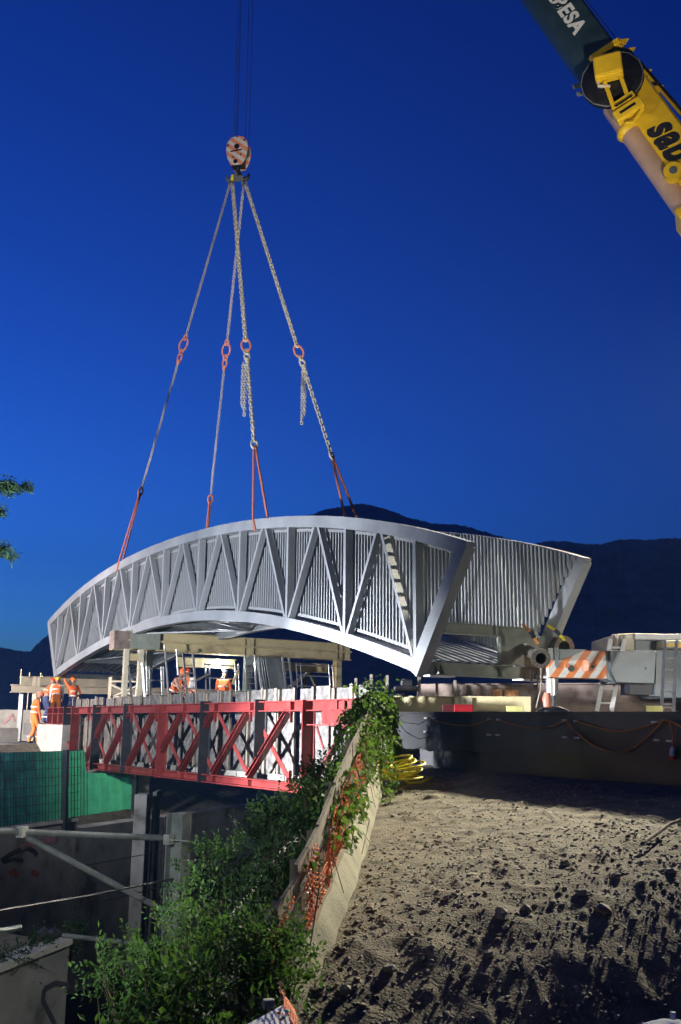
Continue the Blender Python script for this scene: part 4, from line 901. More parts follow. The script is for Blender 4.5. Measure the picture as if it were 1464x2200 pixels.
# jack leg and foot
jx = op(1191.5, 1457); b = MB(); b.tube([jx + e2 * .25, Vector((jx.x, jx.y + .25, zz(1494, YO, 1190)))], .115, 18); jk_ = b.build('jack_cylinder', M_ALU, cr, True)
b = MB(); q_ = Vector((jx.x, jx.y + .25, zz(1494, YO, 1190))); b.tube([q_, Vector((q_.x, q_.y, zW + .12))], .075, 14); b.build('jack_rod', M_CRGREY, jk_, True)
b = MB(); b.tube([Vector((q_.x, q_.y, zW)), Vector((q_.x, q_.y, zW + .07)), Vector((q_.x, q_.y, zW + .14))], [.32, .30, .14], 20); b.build('jack_foot', M_BLACKST, jk_, True)
b = MB(); c = op(1176, 1502); b.tube([c + Z * .12, c, c - Z * .15], [.05, .09, .07], 10); b.build('warning_beacon', M_HOOKPINK, jk_, True)
# boom
_, bs, bu = frame(bdir)
def at_py(py): return TIP.lerp(BASE, frac(TIP, BASE, py))
def boom_sec(c, wd, ht): 
    pts = [(-wd / 2, ht * .42), (-wd * .42, ht * .48), (wd * .42, ht * .48), (wd / 2, ht * .42), (wd / 2, -ht * .12)]
    for i in range(1, 8): a = -i * math.pi / 8; pts.append((wd / 2 * math.cos(a), -ht * .12 + ht * .40 * math.sin(a)))
    pts.append((-wd / 2, -ht * .12)); return [c + bs * x + bu * y for x, y in pts]
pc = at_py(150)
def base_sec(c, k=1.0): return [c + bs * x * k + bu * (.31 + (y - .31) * k) for x, y in ((-.55, .70), (-.48, .77), (.48, .77), (.55, .70), (.55, -.05), (.40, -.16), (-.40, -.16), (-.55, -.05))]
b = MB(); b.sweep([base_sec(BASE), base_sec(pc)]); ob1 = b.build('boom_base_section', M_CRY, cr, True)
b = MB(); b.sweep([base_sec(pc - bdir * .5, 1.07), base_sec(pc - bdir * .32, 1.07)]); b.build('collar', M_CRY, ob1, True)
b = MB(); b.sweep([base_sec(pc - bdir * .02, 1.05), base_sec(pc + bdir * .12, 1.05)]); b.build('collar', M_CRY, ob1, True)
L_ = (TIP - pc).length
for i, (f0, f1, wd) in enumerate(((0, .42, .98), (.42, .72, .86), (.72, 1.0, .74))):
    b = MB(); b.sweep([boom_sec(pc + bu * .06 + bdir * (L_ * f0 - (.4 if i == 0 else 0)), wd, wd * 1.28), boom_sec(pc + bu * .06 + bdir * L_ * f1, wd, wd * 1.28)]); b.build('telescopic_section', M_CRG, cr, True)
b = MB(); b.box(TIP + bdir * .2, .7, .7, 1.0, bs); b.build('boom_head', M_CRG, cr)
b = MB(); 
for sx in (-.3, .3): b.tube([TIP + bs * sx - Z * .3, TIP + bs * (sx + .06) - Z * .3], .4, 20)
b.build('head_sheaves', M_CRGREY, cr, True)
def text_on(txt, size, end_py, doff, side_off, mt, par, align_end=True, bold=.03, shear=0.0, xs_=1.0):
    cu = bpy.data.curves.new('lettering', 'FONT'); cu.body = txt; cu.size = size; cu.extrude = .004; cu.offset = bold; cu.space_character = 1.12; cu.shear = shear
    cu.align_x = 'RIGHT' if align_end else 'LEFT'; cu.align_y = 'CENTER'
    to = bpy.data.objects.new('lettering', cu); col.objects.link(to); dg_ = bpy.context.evaluated_depsgraph_get(); me = bpy.data.meshes.new_from_object(to.evaluated_get(dg_)); bpy.data.objects.remove(to)
    me.materials.clear(); me.materials.append(mt); o = bpy.data.objects.new('lettering', me); col.objects.link(o); o.parent = par
    mm = Matrix((-bdir * xs_, bu, -bs)).transposed().to_4x4(); mm.translation = at_py(end_py) - bs * side_off + bu * doff - parent_off(par); o.matrix_local = mm; return o
text_on('SABESA', .56, 96, .10, .502, M_WHITE, cr, True, .022)
text_on('sabesa', 1.12, 303, .32, .556, M_BLACKST, ob1, False, .05, .25, .74)
# hose reel, yellow box and bracket on the side
rc = at_py(206) - bs * .72 - bu * .04
b = MB(); b.tube([rc + bs * .1, rc + bs * .02, rc - bs * .08, rc - bs * .12], [.76, .81, .81, .76], 36); rl_ = b.build('hose_reel', M_BLK, cr, True)
b = MB(); ring(b, rc - bs * .1, bu, bdir, .80, .80, .018); b.build('reel_rim', M_GREYD, rl_, True)
b = MB(); c = rc - bs * .34 + bdir * .18 + bu * .02; b.box(c, .72, .40, .62, bdir.cross(bs).lerp(bdir, .3), bs); b.build('reel_guard', M_CRY, cr, bevel=.06)
for off in (-.26, .16):
    b = MB(); b.beam(rc - bs * .30 - bdir * .1 + bu * (off + .02), rc - bs * .26 - bdir * .95 + bu * (off - .18), .10, .07, bs); b.build('bracket_arm', M_CRY, cr)
b = MB(); b.beam(rc - bs * .28 - bdir * .86 - bu * .40, rc - bs * .28 - bdir * .86 + bu * .16, .16, .09, bs); b.build('bracket_bar', M_CRY, cr)
pb = rc - bs * .22 - bdir * 1.18 - bu * .16
b = MB(); b.box(pb, .34, .3, .78, bdir, bs); bpz = b.build('bracket_box', M_CRY, cr, bevel=.05)
b = MB(); b.box(pb - bs * .155 - bu * .02, .07, .02, .44, bdir, bs); b.build('slot', M_BLK, bpz)
b = MB(); b.box(pb - bs * .155 + bdir * .24, .05, .02, .5, bdir, bs); b.build('slot', M_BLK, bpz)
b = MB(); b.tube([pb - bu * .25 - bdir * .3 - bs * .1, pb - bu * .1 - bdir * .42 - bs * .1, pb + bu * .2 - bdir * .25 - bs * .1], .05, 8); b.build('hose', M_CRY, bpz, True)
b = MB(); b.tube([rc - bs * .3 + bu * -.35 + bdir * .05, rc - bs * .3 - bu * .42 - bdir * .1, rc - bs * .3 - bu * .2 - bdir * .3], .045, 8); b.build('hose', M_CREAM, cr, True)
for (u_, w_) in ((-.50, -.15), (-.52, -.42)):
    b = MB(); b.beam(pc + bdir * w_ + bu * u_, pc + bdir * (w_ + .12) + bu * (u_ - .28), .09, .09); b.build('side_lamp_bracket', M_CRGREY, cr)
for (dd, tt) in ((-.1, .25), (-.45, .2), (-1.3, .15), (-1.9, .16)):
    b = MB(); b.prism([(0, 0), (.28, 0), (.12, .26)], pc + bdir * dd + bu * .75 - bs * .4, bdir, bu, bs * .06); b.build('lug', M_CRY, cr)
for (so, uo, r) in ((-.45, .86, .035), (-.3, .92, .03), (-.1, .9, .04)):
    pts = [pc + bdir * -.3 + bu * .78 + bs * so, pc - bdir * .8 + bu * uo + bs * so, pc - bdir * 3 + bu * (uo + .12) + bs * so, pc - bdir * 7 + bu * (uo + .05) + bs * so]; b = MB(); b.tube(pts, r, 8); b.build('hydraulic_pipe', M_CRY if so > -.4 else M_BLK, cr, True)
b = MB(); b.tube([pc - bdir * 6 + bu * .95, TIP + bu * .5], .012, 5); b.build('winch_rope', M_ROPE, cr)
# rounded boom underside as a tube, warm light put into its pink colour
M_PINK = mat('pink_lit_underside', (.56, .36, .24), .42, 0, .06, 2)
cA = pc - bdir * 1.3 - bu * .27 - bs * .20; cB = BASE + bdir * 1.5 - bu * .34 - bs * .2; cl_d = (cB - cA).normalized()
b = MB(); b.tube([cA, cA + cl_d * .1, cB], [.25, .30, .31], 20); lc = b.build('boom_underside', M_PINK, cr, True)
c = cA + cl_d * .95; b = MB(); b.tube([c - cl_d * .08, c, c + cl_d * .08, c + cl_d * .16], [.32, .37, .36, .31], 20); b.build('underside_ring', M_CRY, lc, True)
pp = at_py(392) - bs * .60 - bu * .12; b = MB(); b.tube([pp + bs * .1, pp - bs * .14], .24, 22); pv = b.build('pivot_boss', M_CRY, cr, True)
b = MB(); b.tube([pp - bs * .13, pp - bs * .17], .10, 14); b.build('pivot_pin', M_CRGREY, pv, True)
pp2 = at_py(447) - bu * .30 - bs * .1; b = MB(); b.box(pp2 - bdir * 2.0, 4.0, 1.1, .66, bdir, bs); b.build('boom_foot_fairing', M_CRY, cr, bevel=.05)
# superstructure, out of the picture
b = MB(); c = Vector((BASE.x + .6, BASE.y + .4, zW + 1.9)); b.box(c, 6, 3, 1.4, (bdir.x, bdir.y, 0)); b.build('superstructure', M_CRY, cr, bevel=.05)
b = MB(); b.box(c - Z * 1.2 + Vector((1.5, 0, 0)), 11, 2.9, 1.0, e1); b.build('carrier', M_CRGREY, cr, bevel=.05)

# ladders at the crane
ladder('hooked_ladder', 'white ladder with hooked top leaning behind the grey crane box', P(1298, 1529, YO + .45) * 1.0, P(1327, 1374, YO + .95), .27, 5, M_WHITE, e1, r=.03)
hl = bpy.data.objects['hooked_ladder']
for px in (1314, 1340):
    b = MB(); p = P(px, 1376, YO + .95); b.tube([p - Z * .1, p + Z * .05, p + Z * .10 + e1 * .02, p + Z * .11 + e1 * .07, p + Z * .05 + e1 * .09], .02, 8); b.build('hook', M_ALU, hl, True)
ladder('aluminium_ladder', 'tall aluminium ladder standing at the crane beside the yellow stripe', P(1434.5, 1528, 15.6), P(1441.5, 1377, 16.4), .19, 6, M_ALU, e1, r=.018)
al = bpy.data.objects['aluminium_ladder']; b = MB(); c = P(1435, 1528, 15.5); b.tube([c + e1 * -.09, c + Z * .06 + e1 * -.05, c + Z * .06 + e1 * .05, c + e1 * .09], .012, 6); b.build('foot_bow', M_ALU, al, True)

# flanged pipes and straps
for i, (pa, pb_, ra, lb) in enumerate((((1128, 1394, 19.0), (1163, 1415, 17.7), .108, 'rusty flanged steel pipe end pointing towards the slope, nearer the bridge'), ((1150, 1380, 19.9), (1213, 1391, 18.9), .135, 'flanged steel pipe end resting behind the striped outrigger'))):
    p, q = P(*pa), P(*pb_); d_ = (q - p).normalized(); t = thing('flanged_pipe', lb, 'pipe', q); b = MB()
    n_ = 24; _, s_, u_ = frame(d_)
    rings = [(p, ra), (q - d_ * .05, ra), (q - d_ * .05, ra * 1.62), (q, ra * 1.62), (q, ra * .93), (q - d_ * .5, ra * .93)]
    for c, r in rings: b.v += [c + (s_ * math.cos(2 * math.pi * k / n_) + u_ * math.sin(2 * math.pi * k / n_)) * r for k in range(n_)]
    for j in range(len(rings) - 1):
        for k in range(n_): b.f.append((j * n_ + k, j * n_ + (k + 1) % n_, (j + 1) * n_ + (k + 1) % n_, (j + 1) * n_ + k))
    b.f.append(tuple(range(5 * n_, 6 * n_))); b.build('pipe_body', mat('pipe_steel', (.13, .115, .10), .5, .2, .15, 4), t, True)
    for k in range(12):
        a = 2 * math.pi * k / 12; c = q + (s_ * math.cos(a) + u_ * math.sin(a)) * ra * 1.32; b = MB(); b.tube([c - d_ * .005, c + d_ * .006], ra * .11, 8); b.build('bolt_hole', M_BLK, t)
for pts, mt, lb in ((((1122, 1340, 18.2), (1140, 1358, 18.0), (1157, 1384, 17.8)), M_CABLE, 'orange ratchet strap tensioned over the nearer pipe'), (((1176, 1343, 18.9), (1193, 1354, 18.8), (1214, 1376, 18.7)), M_HOSE, 'yellow ratchet strap tensioned over the farther pipe')):
    t = thing('ratchet_strap', lb, 'strap', P(*pts[0])); 
    b = MB(); b.beam(P(*pts[0]), P(*pts[1]), .05, .012, e2); b.beam(P(*pts[1]), P(*pts[2]), .05, .012, e2); b.build('webbing', mt, t)
    b = MB(); c = P(*pts[1]); b.beam(c, c + (P(*pts[2]) - c) * .45 - e2 * .03, .08, .05, e2); b.build('ratchet', M_BLACKST, t, bevel=.01)
for i, (px, lb) in enumerate(((1147, 'dark hose loop hanging below the rusty pipe end'), (1168, 'thin pale rope hanging from the pipe to the deck'))):
    b = MB()
    if i == 0: b.tube([P(1142, 1440, 17.8), P(1142, 1462, 17.8), P(1147, 1477, 17.8), P(1155, 1472, 17.8), P(1156, 1445, 17.8)], .018, 8)
    else: b.tube([P(1163, 1436, 17.8), P(1162, 1480, 17.8), P(1152, 1520, 17.7)], .012, 6)
    tag(b.build('hanging_hose' if i == 0 else 'hanging_rope', M_BLK if i == 0 else M_CREAM, smooth=True), lb, 'hose' if i == 0 else 'rope')

# yellow hose coil by the ivy
pts = []
for i in range(150):
    t = i / 150; a = t * 2 * math.pi * 8.5; c = P(850, 1684, 14.3); rr_ = .24 + .11 * math.sin(a * .37)
    gz = float(g_full(np.array(c.x), np.array(c.y), False)) + .1
    pts.append(Vector((c.x + .05 + rr_ * 1.1 * math.cos(a) + .05 * math.sin(i * .21), c.y + rr_ * math.sin(a), gz + .04 + .26 * t * (1 + .3 * math.sin(a + 1)))))
for (px, py) in ((880, 1690), (905, 1688), (922, 1680), (930, 1676)):
    q_ = hit_ground(px, py); pts.append(q_ + Z * .05)
b = MB(); b.tube(pts, .016, 7); tag(b.build('hose_coil', M_HOSE, smooth=True), 'bright yellow hose lying in a heap of coils beside the ivy', 'hose')
# ================================================================== WORKERS
def ik(a, c, l1, l2, pole):
    a, c, pole = Vector(a), Vector(c), Vector(pole); d = c - a; L = min(d.length, (l1 + l2) * .995); d.normalize(); c = a + d * L
    x = (L * L + l1 * l1 - l2 * l2) / (2 * L); h_ = math.sqrt(max(l1 * l1 - x * x, 1e-6)); p = pole - d * pole.dot(d); p.normalize(); return a + d * x + p * h_, c
def person(label, loc, rz, scale, lean=0.0, hands=None, head_turn=0.0, head_tilt=0.0, feet=None, mats=None, helmet=None, crouch=0.0, bands=True, lamp=False, group=None):
    """mats: dict torso, arm, fore, leg -> material. Local frame: x right, y forward, z up, feet at z = 0."""
    root = thing('person', label, 'person', loc, group); root.rotation_euler = (0, 0, rz); root.scale = (scale,) * 3
    hipz = .95 - crouch; pel = Vector((0, -.06 * (lean > .3), hipz)); Rl = Matrix.Rotation(-lean, 3, 'X')
    T = lambda v: pel + Rl @ (Vector(v))
    spine, chest, neck, hb = T((0, 0, .20)), T((0, .01, .40)), T((0, .0, .56)), T((0, .02, .61))
    Rh = Matrix.Rotation(head_turn, 3, 'Z') @ Matrix.Rotation(-lean * .55 - head_tilt, 3, 'X'); hc = hb + Rh @ Vector((0, .02, .10))
    shr, shl = T((.185, 0, .48)), T((-.185, 0, .48)); hands = hands or ((.27, .05, .78), (-.27, .05, .78)); feet = feet or ((.12, .02), (-.12, -.02))
    vs, es, rs, tg_ = [], [], [], []
    def vtx(p, r, g, par=None):
        vs.append(tuple(p)); rs.append(r); tg_.append(g); i = len(vs) - 1
        if par is not None: es.append((par, i))
        return i
    i0 = vtx(pel, .150, 'leg'); i1 = vtx(spine, .145, 'torso', i0); i2 = vtx(chest, .165, 'torso', i1); i3 = vtx(neck, .07, 'skin', i2); i4 = vtx(hb, .06, 'skin', i3)
    for s, sh, hd in ((1, shr, hands[0]), (-1, shl, hands[1])):
        el, wr = ik(sh, hd, .29, .26, (s * .4, -.6, -.5)); a = vtx(sh, .078, 'arm', i2); b_ = vtx(sh.lerp(el, .5), .064, 'arm', a); c = vtx(el, .054, 'arm', b_); c2 = vtx(el.lerp(wr, .4), .048, 'fore', c); d = vtx(wr, .034, 'fore', c2)
        fd = (wr - el).normalized(); sd = fd.cross(Vector((0, 0, 1)));  sd = sd.normalized() if sd.length > .1 else Vector((1, 0, 0)); palm = vtx(wr + fd * .06, .036, 'skin', d)
        dn = fd.cross(sd)
        for k, (o, ln) in enumerate(((-.03, .075), (-.01, .085), (.012, .08), (.032, .062))):
            k1 = vtx(wr + fd * .10 + sd * o, .010, 'skin', palm); vtx(wr + fd * (.10 + ln * .6) + sd * o - dn * .02, .009, 'skin', k1)
        th = vtx(wr + fd * .05 - sd * .05, .011, 'skin', palm); vtx(wr + fd * .09 - sd * .065 - dn * .01, .010, 'skin', th)
    for s, ft in ((1, feet[0]), (-1, feet[1])):
        hip = pel + Vector((s * .095, 0, -.06)); an = Vector((ft[0], ft[1], .09)); kn, an = ik(hip, an, .43, .42, (s * .1, 1, 0))
        a = vtx(hip, .105, 'leg', i0); b_ = vtx(hip.lerp(kn, .5), .095, 'leg', a); c = vtx(kn, .078, 'leg', b_); c2 = vtx(kn.lerp(an, .45), .08, 'leg', c); d = vtx(an, .066, 'leg', c2)
        e = vtx(an + Vector((s * .01, .04, -.04)), .05, 'boot', d); vtx(an + Vector((s * .03, .17, -.05)), .04, 'boot', e)
    me = bpy.data.meshes.new('tmp'); me.from_pydata(vs, es, []); o = bpy.data.objects.new('tmp', me); col.objects.link(o)
    o.modifiers.new('s', 'SKIN'); sd_ = o.modifiers.new('u', 'SUBSURF'); sd_.levels = 1; sd_.render_levels = 1
    for i, r in enumerate(rs): me.skin_vertices[0].data[i].radius = (r, r); me.skin_vertices[0].data[i].use_root = (i == 0)
    dgp = bpy.context.evaluated_depsgraph_get(); em = bpy.data.meshes.new_from_object(o.evaluated_get(dgp)); bpy.data.objects.remove(o)
    # material per face from the nearest skeleton vertex
    order = ['torso', 'arm', 'fore', 'leg', 'skin', 'boot']; mm = dict(mats); mm.setdefault('skin', M_SKIN); mm.setdefault('boot', M_BOOT)
    VS = np.array(vs)
    # flatten the trunk a little front to back
    bm = bmesh.new(); bm.from_mesh(em)
    # head with nose, brow and ears joined into the body mesh
    hv = []
    nu, nv = 16, 12
    for j in range(nv + 1):
        ph = math.pi * j / nv - math.pi / 2
        for i in range(nu):
            t = 2 * math.pi * i / nu; x, y, z = .078 * math.cos(ph) * math.sin(t), .098 * math.cos(ph) * math.cos(t), .118 * math.sin(ph)
            if y > 0: y *= .94; x *= 1 - .12 * max(0, -z / .118)
            if i == 0 and abs(z) < .035: y += .022 if z < .01 else .008             # nose
            if i in (1, nu - 1) and 0 < z < .04: y -= .008                            # eye sockets
            if i == 0 and -.075 < z < -.05: y += .005                                 # lips
            if i in (4, 12) and abs(z) < .04: x *= 1.18                               # ears
            hv.append(bm.verts.new(hc + Rh @ Vector((x, y, z))))
    for j in range(nv):
        for i in range(nu):
            try: bm.faces.new((hv[j * nu + i], hv[j * nu + (i + 1) % nu], hv[(j + 1) * nu + (i + 1) % nu], hv[(j + 1) * nu + i]))
            except ValueError: pass
    bmesh.ops.remove_doubles(bm, verts=bm.verts, dist=.0004); bmesh.ops.recalc_face_normals(bm, faces=bm.faces); bm.to_mesh(em); bm.free()
    em.materials.clear()
    for k in order: em.materials.append(mm[k])
    for f in em.polygons:
        c = np.array(f.center); dd = ((VS - c) ** 2).sum(1) / (np.array(rs) ** 1.0 + .03); f.material_index = order.index(tg_[int(dd.argmin())]); f.use_smooth = True
        if (Vector(f.center) - hc).length < .14 and f.center.z > hb.z - .02: f.material_index = order.index('skin')
    body = bpy.data.objects.new('body', em); col.objects.link(body); body.parent = root
    def child(b, name, mt, sm=True, bev=0):
        me2 = bpy.data.meshes.new(name); me2.from_pydata([tuple(v) for v in b.v], [], b.f); me2.materials.append(mt)
        if sm: me2.polygons.foreach_set('use_smooth', [True] * len(me2.polygons))
        o2 = bpy.data.objects.new(name, me2); col.objects.link(o2); o2.parent = root; return o2
    # helmet: shell, brim, peak
    b = MB(); n_ = 20; base = 0; rings = [(.0, 1.14, 1.14), (.012, 1.03, 1.03), (.05, 1.02, 1.02), (.09, .86, .86), (.118, .58, .58), (.132, .2, .2)]
    for (z, fx_, fy_) in rings:
        for i in range(n_):
            t = 2 * math.pi * i / n_; x, y = .105 * fx_ * math.sin(t), .128 * fy_ * math.cos(t)
            if z < .005 and y > 0: y += .05 * math.cos(t) ** 2
            b.v.append(hc + Rh @ Vector((x, y, .035 + z)))
    for j in range(len(rings) - 1):
        for i in range(n_): b.f.append((j * n_ + i, j * n_ + (i + 1) % n_, (j + 1) * n_ + (i + 1) % n_, (j + 1) * n_ + i))
    b.f.append(tuple((len(rings) - 1) * n_ + i for i in range(n_))); b.f.append(tuple(range(n_))[::-1]); child(b, 'helmet', helmet)
    if bands:
        for zt_ in (.12, .30):
            b = MB(); c = T((0, 0.004, zt_)); rr_ = .168 if zt_ < .2 else .182
            ringp = [c + Rl @ Vector((rr_ * 1.0 * math.sin(t), rr_ * .98 * math.cos(t), 0)) for t in [2 * math.pi * i / 20 for i in range(20)]]
            for i in range(20): b.beam(ringp[i], ringp[(i + 1) % 20], .012, .045, Rl @ Vector((0, 0, 1)))
            child(b, 'reflective_band', M_REFL, False)
        for s, ft in ((1, feet[0]), (-1, feet[1])):
            b = MB(); c = Vector((ft[0], ft[1] + .0, .24)); ringp = [c + Vector((.088 * math.sin(t), .088 * math.cos(t) + .02, 0)) for t in [2 * math.pi * i / 14 for i in range(14)]]
            for i in range(14): b.beam(ringp[i], ringp[(i + 1) % 14], .01, .05)
            child(b, 'reflective_band', M_REFL, False)
    if lamp:
        b = MB(); q = hc + Rh @ Vector((.0, -.15, .13)); b.ball(q, .045, .045, .045, 12, 8); child(b, 'headlamp', M_GLASSL)
        ldl = bpy.data.lights.new('headlamp_light', 'POINT'); ldl.energy = 60; ldl.color = (.85, .93, 1); ldl.shadow_soft_size = .03; lo = bpy.data.objects.new('headlamp_light', ldl); col.objects.link(lo); lo.parent = root; lo.location = q + Vector((0, -.12, .04))
    return root
ORG = dict(torso=M_ORANGE, arm=M_ORANGE, fore=M_ORANGE, leg=M_ORANGET)
w1 = P(70, 1595, 34.75); w1.z = zl_
person('worker in a full orange suit standing alone on the concrete ledge', w1, R(-55), .99, .10, ((.24, .16, .82), (-.25, .06, .80)), R(-20), .35, ((.13, .12), (-.13, -.10)), ORG, M_HELP)
def on_slab(px, Y): p = P(px, 1500, Y); return Vector((p.x, p.y, zd))
b = MB(); p0 = on_slab(60, 36.5); b.box(Vector((P(128, 1500, 36.2).x, 36.6, zd - .2)), 1.75, 3.0, .39); structure(b.build('abutment_platform', M_CONCD))
person('worker with a yellow helmet bending over, back turned, between two mates', on_slab(121, 35.4), R(12), .93, .30, ((.22, .42, .85), (-.24, .40, .88)), 0, -.25, None, dict(torso=M_ORANGE, arm=M_WHITECLOTH, fore=M_WHITECLOTH, leg=M_ORANGET), M_HELY)
person('worker raising one arm to guide the far end of the bridge', on_slab(157, 35.8), R(40), .90, .08, ((.26, .20, 1.05), (-.30, .22, 1.88)), R(20), -.1, None, dict(torso=M_ORANGE, arm=M_ORANGE, fore=M_SKIN, leg=M_BLUECLOTH), M_HELO)
person('crouched worker half hidden left of the yellow helmeted one', on_slab(101, 36.0), R(-50), .92, .35, ((.20, .45, .95), (-.2, .42, .92)), 0, .1, None, dict(torso=M_ORANGE, arm=M_ORANGE, fore=M_SKIN, leg=M_BLUECLOTH), M_HELR)
def stand(px, py, Y, k=0.0):
    p = P(px, py, Y); return Vector((p.x, p.y, zd)), (p.z - zd) 
v, hgt = stand(384, 1441, 31.5)
person('worker in an orange vest bending forward with bare arms', v + Vector((-.1, 0, 0)), R(-112), hgt / 1.66, .42, ((.16, .42, .92), (-.14, .50, .98)), R(-15), .3, None, dict(torso=M_ORANGE, arm=M_SKIN, fore=M_SKIN, leg=M_DARKCLOTH), M_HELO)
v, hgt = stand(411, 1439, 32.2)
person('worker with a red helmet and pale sleeves facing the bending one', v, R(140), hgt / 1.72, .20, ((.18, .40, 1.02), (-.18, .42, 1.0)), R(10), .25, None, dict(torso=M_ORANGE, arm=M_WHITECLOTH, fore=M_SKIN, leg=M_DARKCLOTH), M_HELR)
v, hgt = stand(481, 1441, 31.6)
person('worker in an orange shirt, back turned, with a lit headlamp', v, R(-6), hgt / 1.76, .05, ((.26, .14, .86), (-.26, .14, .88)), R(-20), .3, None, dict(torso=M_ORANGE, arm=M_ORANGE, fore=M_SKIN, leg=M_DARKCLOTH), M_DARKCLOTH, lamp=True)

# ================================================================== KERB, GUARD FENCE, ORANGE MESH, IVY
def fpt(t):
    i = min(int(t), len(FENCE) - 2); return FENCE[i].lerp(FENCE[i + 1], t - i)
NF = len(FENCE) - 1
NFx = NF
kb = thing('kerb_wall', 'yellowish concrete kerb wall running down beside the earth slope', 'kerb', FENCE[4] - Z * .5)
b = MB(); secs = []
for i in range(41):
    p = fpt(NF * i / 40); wob = .006 * math.sin(i * 1.3); kh = float(np.interp(NF * i / 40, [0, 1, 4, 8], [1.0, .9, .5, .42]))
    secs.append([p + Z * -.6 + Vector((.05, 0, 0)), p + Vector((.02 + wob, 0, .05)), p + Vector((-.09 + wob, 0, .42 * kh)), p + Vector((-.33, 0, .43 * kh)), p + Vector((-.38, 0, -1.4))])
b.sweep(secs); b.build('kerb_face', M_CONCY, kb, True)
gf = thing('guard_fence', 'timber guard rail hung with torn orange mesh along the kerb', 'fence', FENCE[3])
def fsc(t): return float(np.interp(t, [0, 1, 4, 8], [1.0, .95, .62, .55]))
def fence_pt(t, h_, off=-.26): return fpt(t) + Vector((off, 0, h_ * fsc(t)))
for t in (0.3, 1.6, 2.9, 4.1, 5.2, 6.2, 7.2):
    b = MB(); b.beam(fence_pt(t, -.1), fence_pt(t, 1.10 if t < 3 else 1.04 if t < 6 else .9), .06, .06, Vector((1, 0, 0))); b.build('post', M_WOOD, gf)
for h_, a0, a1 in ((1.02, .2, 1.7), (1.04, 1.55, 3.0), (1.02, 2.85, 4.2), (1.0, 4.05, 5.6), (.64, .2, 1.7), (.62, 1.5, 3.0), (.62, 2.8, 4.2), (.60, 4.0, 5.4), (.86, 5.5, 6.7)):
    b = MB(); n_ = 5
    for k in range(n_):
        ta, tb = a0 + (a1 - a0) * k / n_, a0 + (a1 - a0) * (k + 1) / n_; b.beam(fence_pt(ta, h_, -.19), fence_pt(tb, h_, -.19), .028, .16)
    b.build('board', M_WOOD, gf)
b = MB(); cell = .055
for (a0, a1, h0, h1) in ((.3, 2.4, .35, 1.0), (2.4, 4.2, .30, 1.10), (4.2, 5.6, .28, 1.12), (5.6, 7.6, .25, 1.0)):
    Ls = sum((fpt(a0 + (a1 - a0) * (k + 1) / 10) - fpt(a0 + (a1 - a0) * k / 10)).length for k in range(10)); nu_ = int(Ls / cell); nv_ = int((h1 - h0) / cell)
    def mpt(i, j):
        t = a0 + (a1 - a0) * i / nu_; h_ = h0 + (h1 - h0) * j / nv_; return fence_pt(t, h_ + .03 * math.sin(i * .4), -.15 + .05 * float(vnoise(np.array(i * .3), np.array(j * .5 + a0 * 9))))
    for i in range(nu_):
        for j in range(nv_):
            if float(vnoise(np.array(i * .16 + a0 * 3), np.array(j * .25 + 3))) > .66: continue        # torn areas
            q = mpt(i, j); o_ = .5 if j % 2 else 0
            b.beam(q, mpt(i + .5, j + .5), .010, .004, N); b.beam(mpt(i + .5, j + .5), mpt(i + 1, j), .010, .004, N); b.beam(q, mpt(i, j - .45), .010, .004, N)
mo = b.build('orange_mesh', M_MESHO, gf); mo['kind'] = 'stuff'

def leaf_arrays(C, D, U, L, W, fold=.35):
    """diamond leaves: C base points, D direction, U up, arrays (n,3); L, W sizes"""
    D = D / np.linalg.norm(D, axis=1, keepdims=True); S = np.cross(D, U); S /= np.linalg.norm(S, axis=1, keepdims=True) + 1e-9; Nn = np.cross(S, D)
    L = L[:, None]; W = W[:, None]
    v0, v1, v2, v3 = C, C + D * L * .45 + S * W + Nn * W * fold, C + D * L, C + D * L * .45 - S * W + Nn * W * fold
    n = len(C); V = np.stack([v0, v1, v2, v3], 1).reshape(-1, 3); i = np.arange(n)[:, None] * 4
    F = np.concatenate([i + np.array([0, 1, 2]), i + np.array([0, 2, 3])]); return V, F
def rand_dir(n):
    v = rng.normal(size=(n, 3)); return v / np.linalg.norm(v, axis=1, keepdims=True)
def leaves_obj(name, C, D, L, W, mt, par, stuff=True):
    U = rand_dir(len(C)) * .6 + np.array([0, 0, 1.]); V, F = leaf_arrays(C, D, U, L, W); o = np_mesh(name, V, F, mt, par)
    if stuff: o['kind'] = 'stuff'
    return o
# ivy over the fence
iv = thing('ivy_plant', 'ivy and creepers smothering the far end of the guard fence', 'ivy', fpt(.5))
Cs = []
for i in range(4200):
    t = min(6.6, abs(rng.normal(0, 2.1))); h_ = rng.uniform(.25, 1.25) if t > .8 else rng.uniform(.0, 1.62)
    dens = float(vnoise(np.array(t * 2.2 + 5), np.array(h_ * 3.0)))
    if dens < .27 + .09 * t: continue
    p = fence_pt(t, h_, rng.uniform(-.34, .0) + (rng.uniform(-.15, .30) if t < 1.0 else 0)); Cs.append(tuple(p))
for i in range(2600):                                               # the big head hanging over the girder end
    a = rng.normal(size=3); a /= np.linalg.norm(a); r_ = rng.uniform(.55, 1.05) ** .5
    c = P(806, 1540, 15.6); q = c + Vector((a[0] * r_ * .36, a[1] * r_ * .3, a[2] * r_ * .40)); Cs.append(tuple(q))
    if i % 2 == 0:
        c = P(826, 1600, 15.6); q = c + Vector((a[0] * r_ * .24, a[1] * r_ * .25, a[2] * r_ * .42)); Cs.append(tuple(q))
    if i % 3 == 0:
        c = P(752, 1580, 15.9); q = c + Vector((a[0] * r_ * .24, a[1] * r_ * .25, a[2] * r_ * .45)); Cs.append(tuple(q))
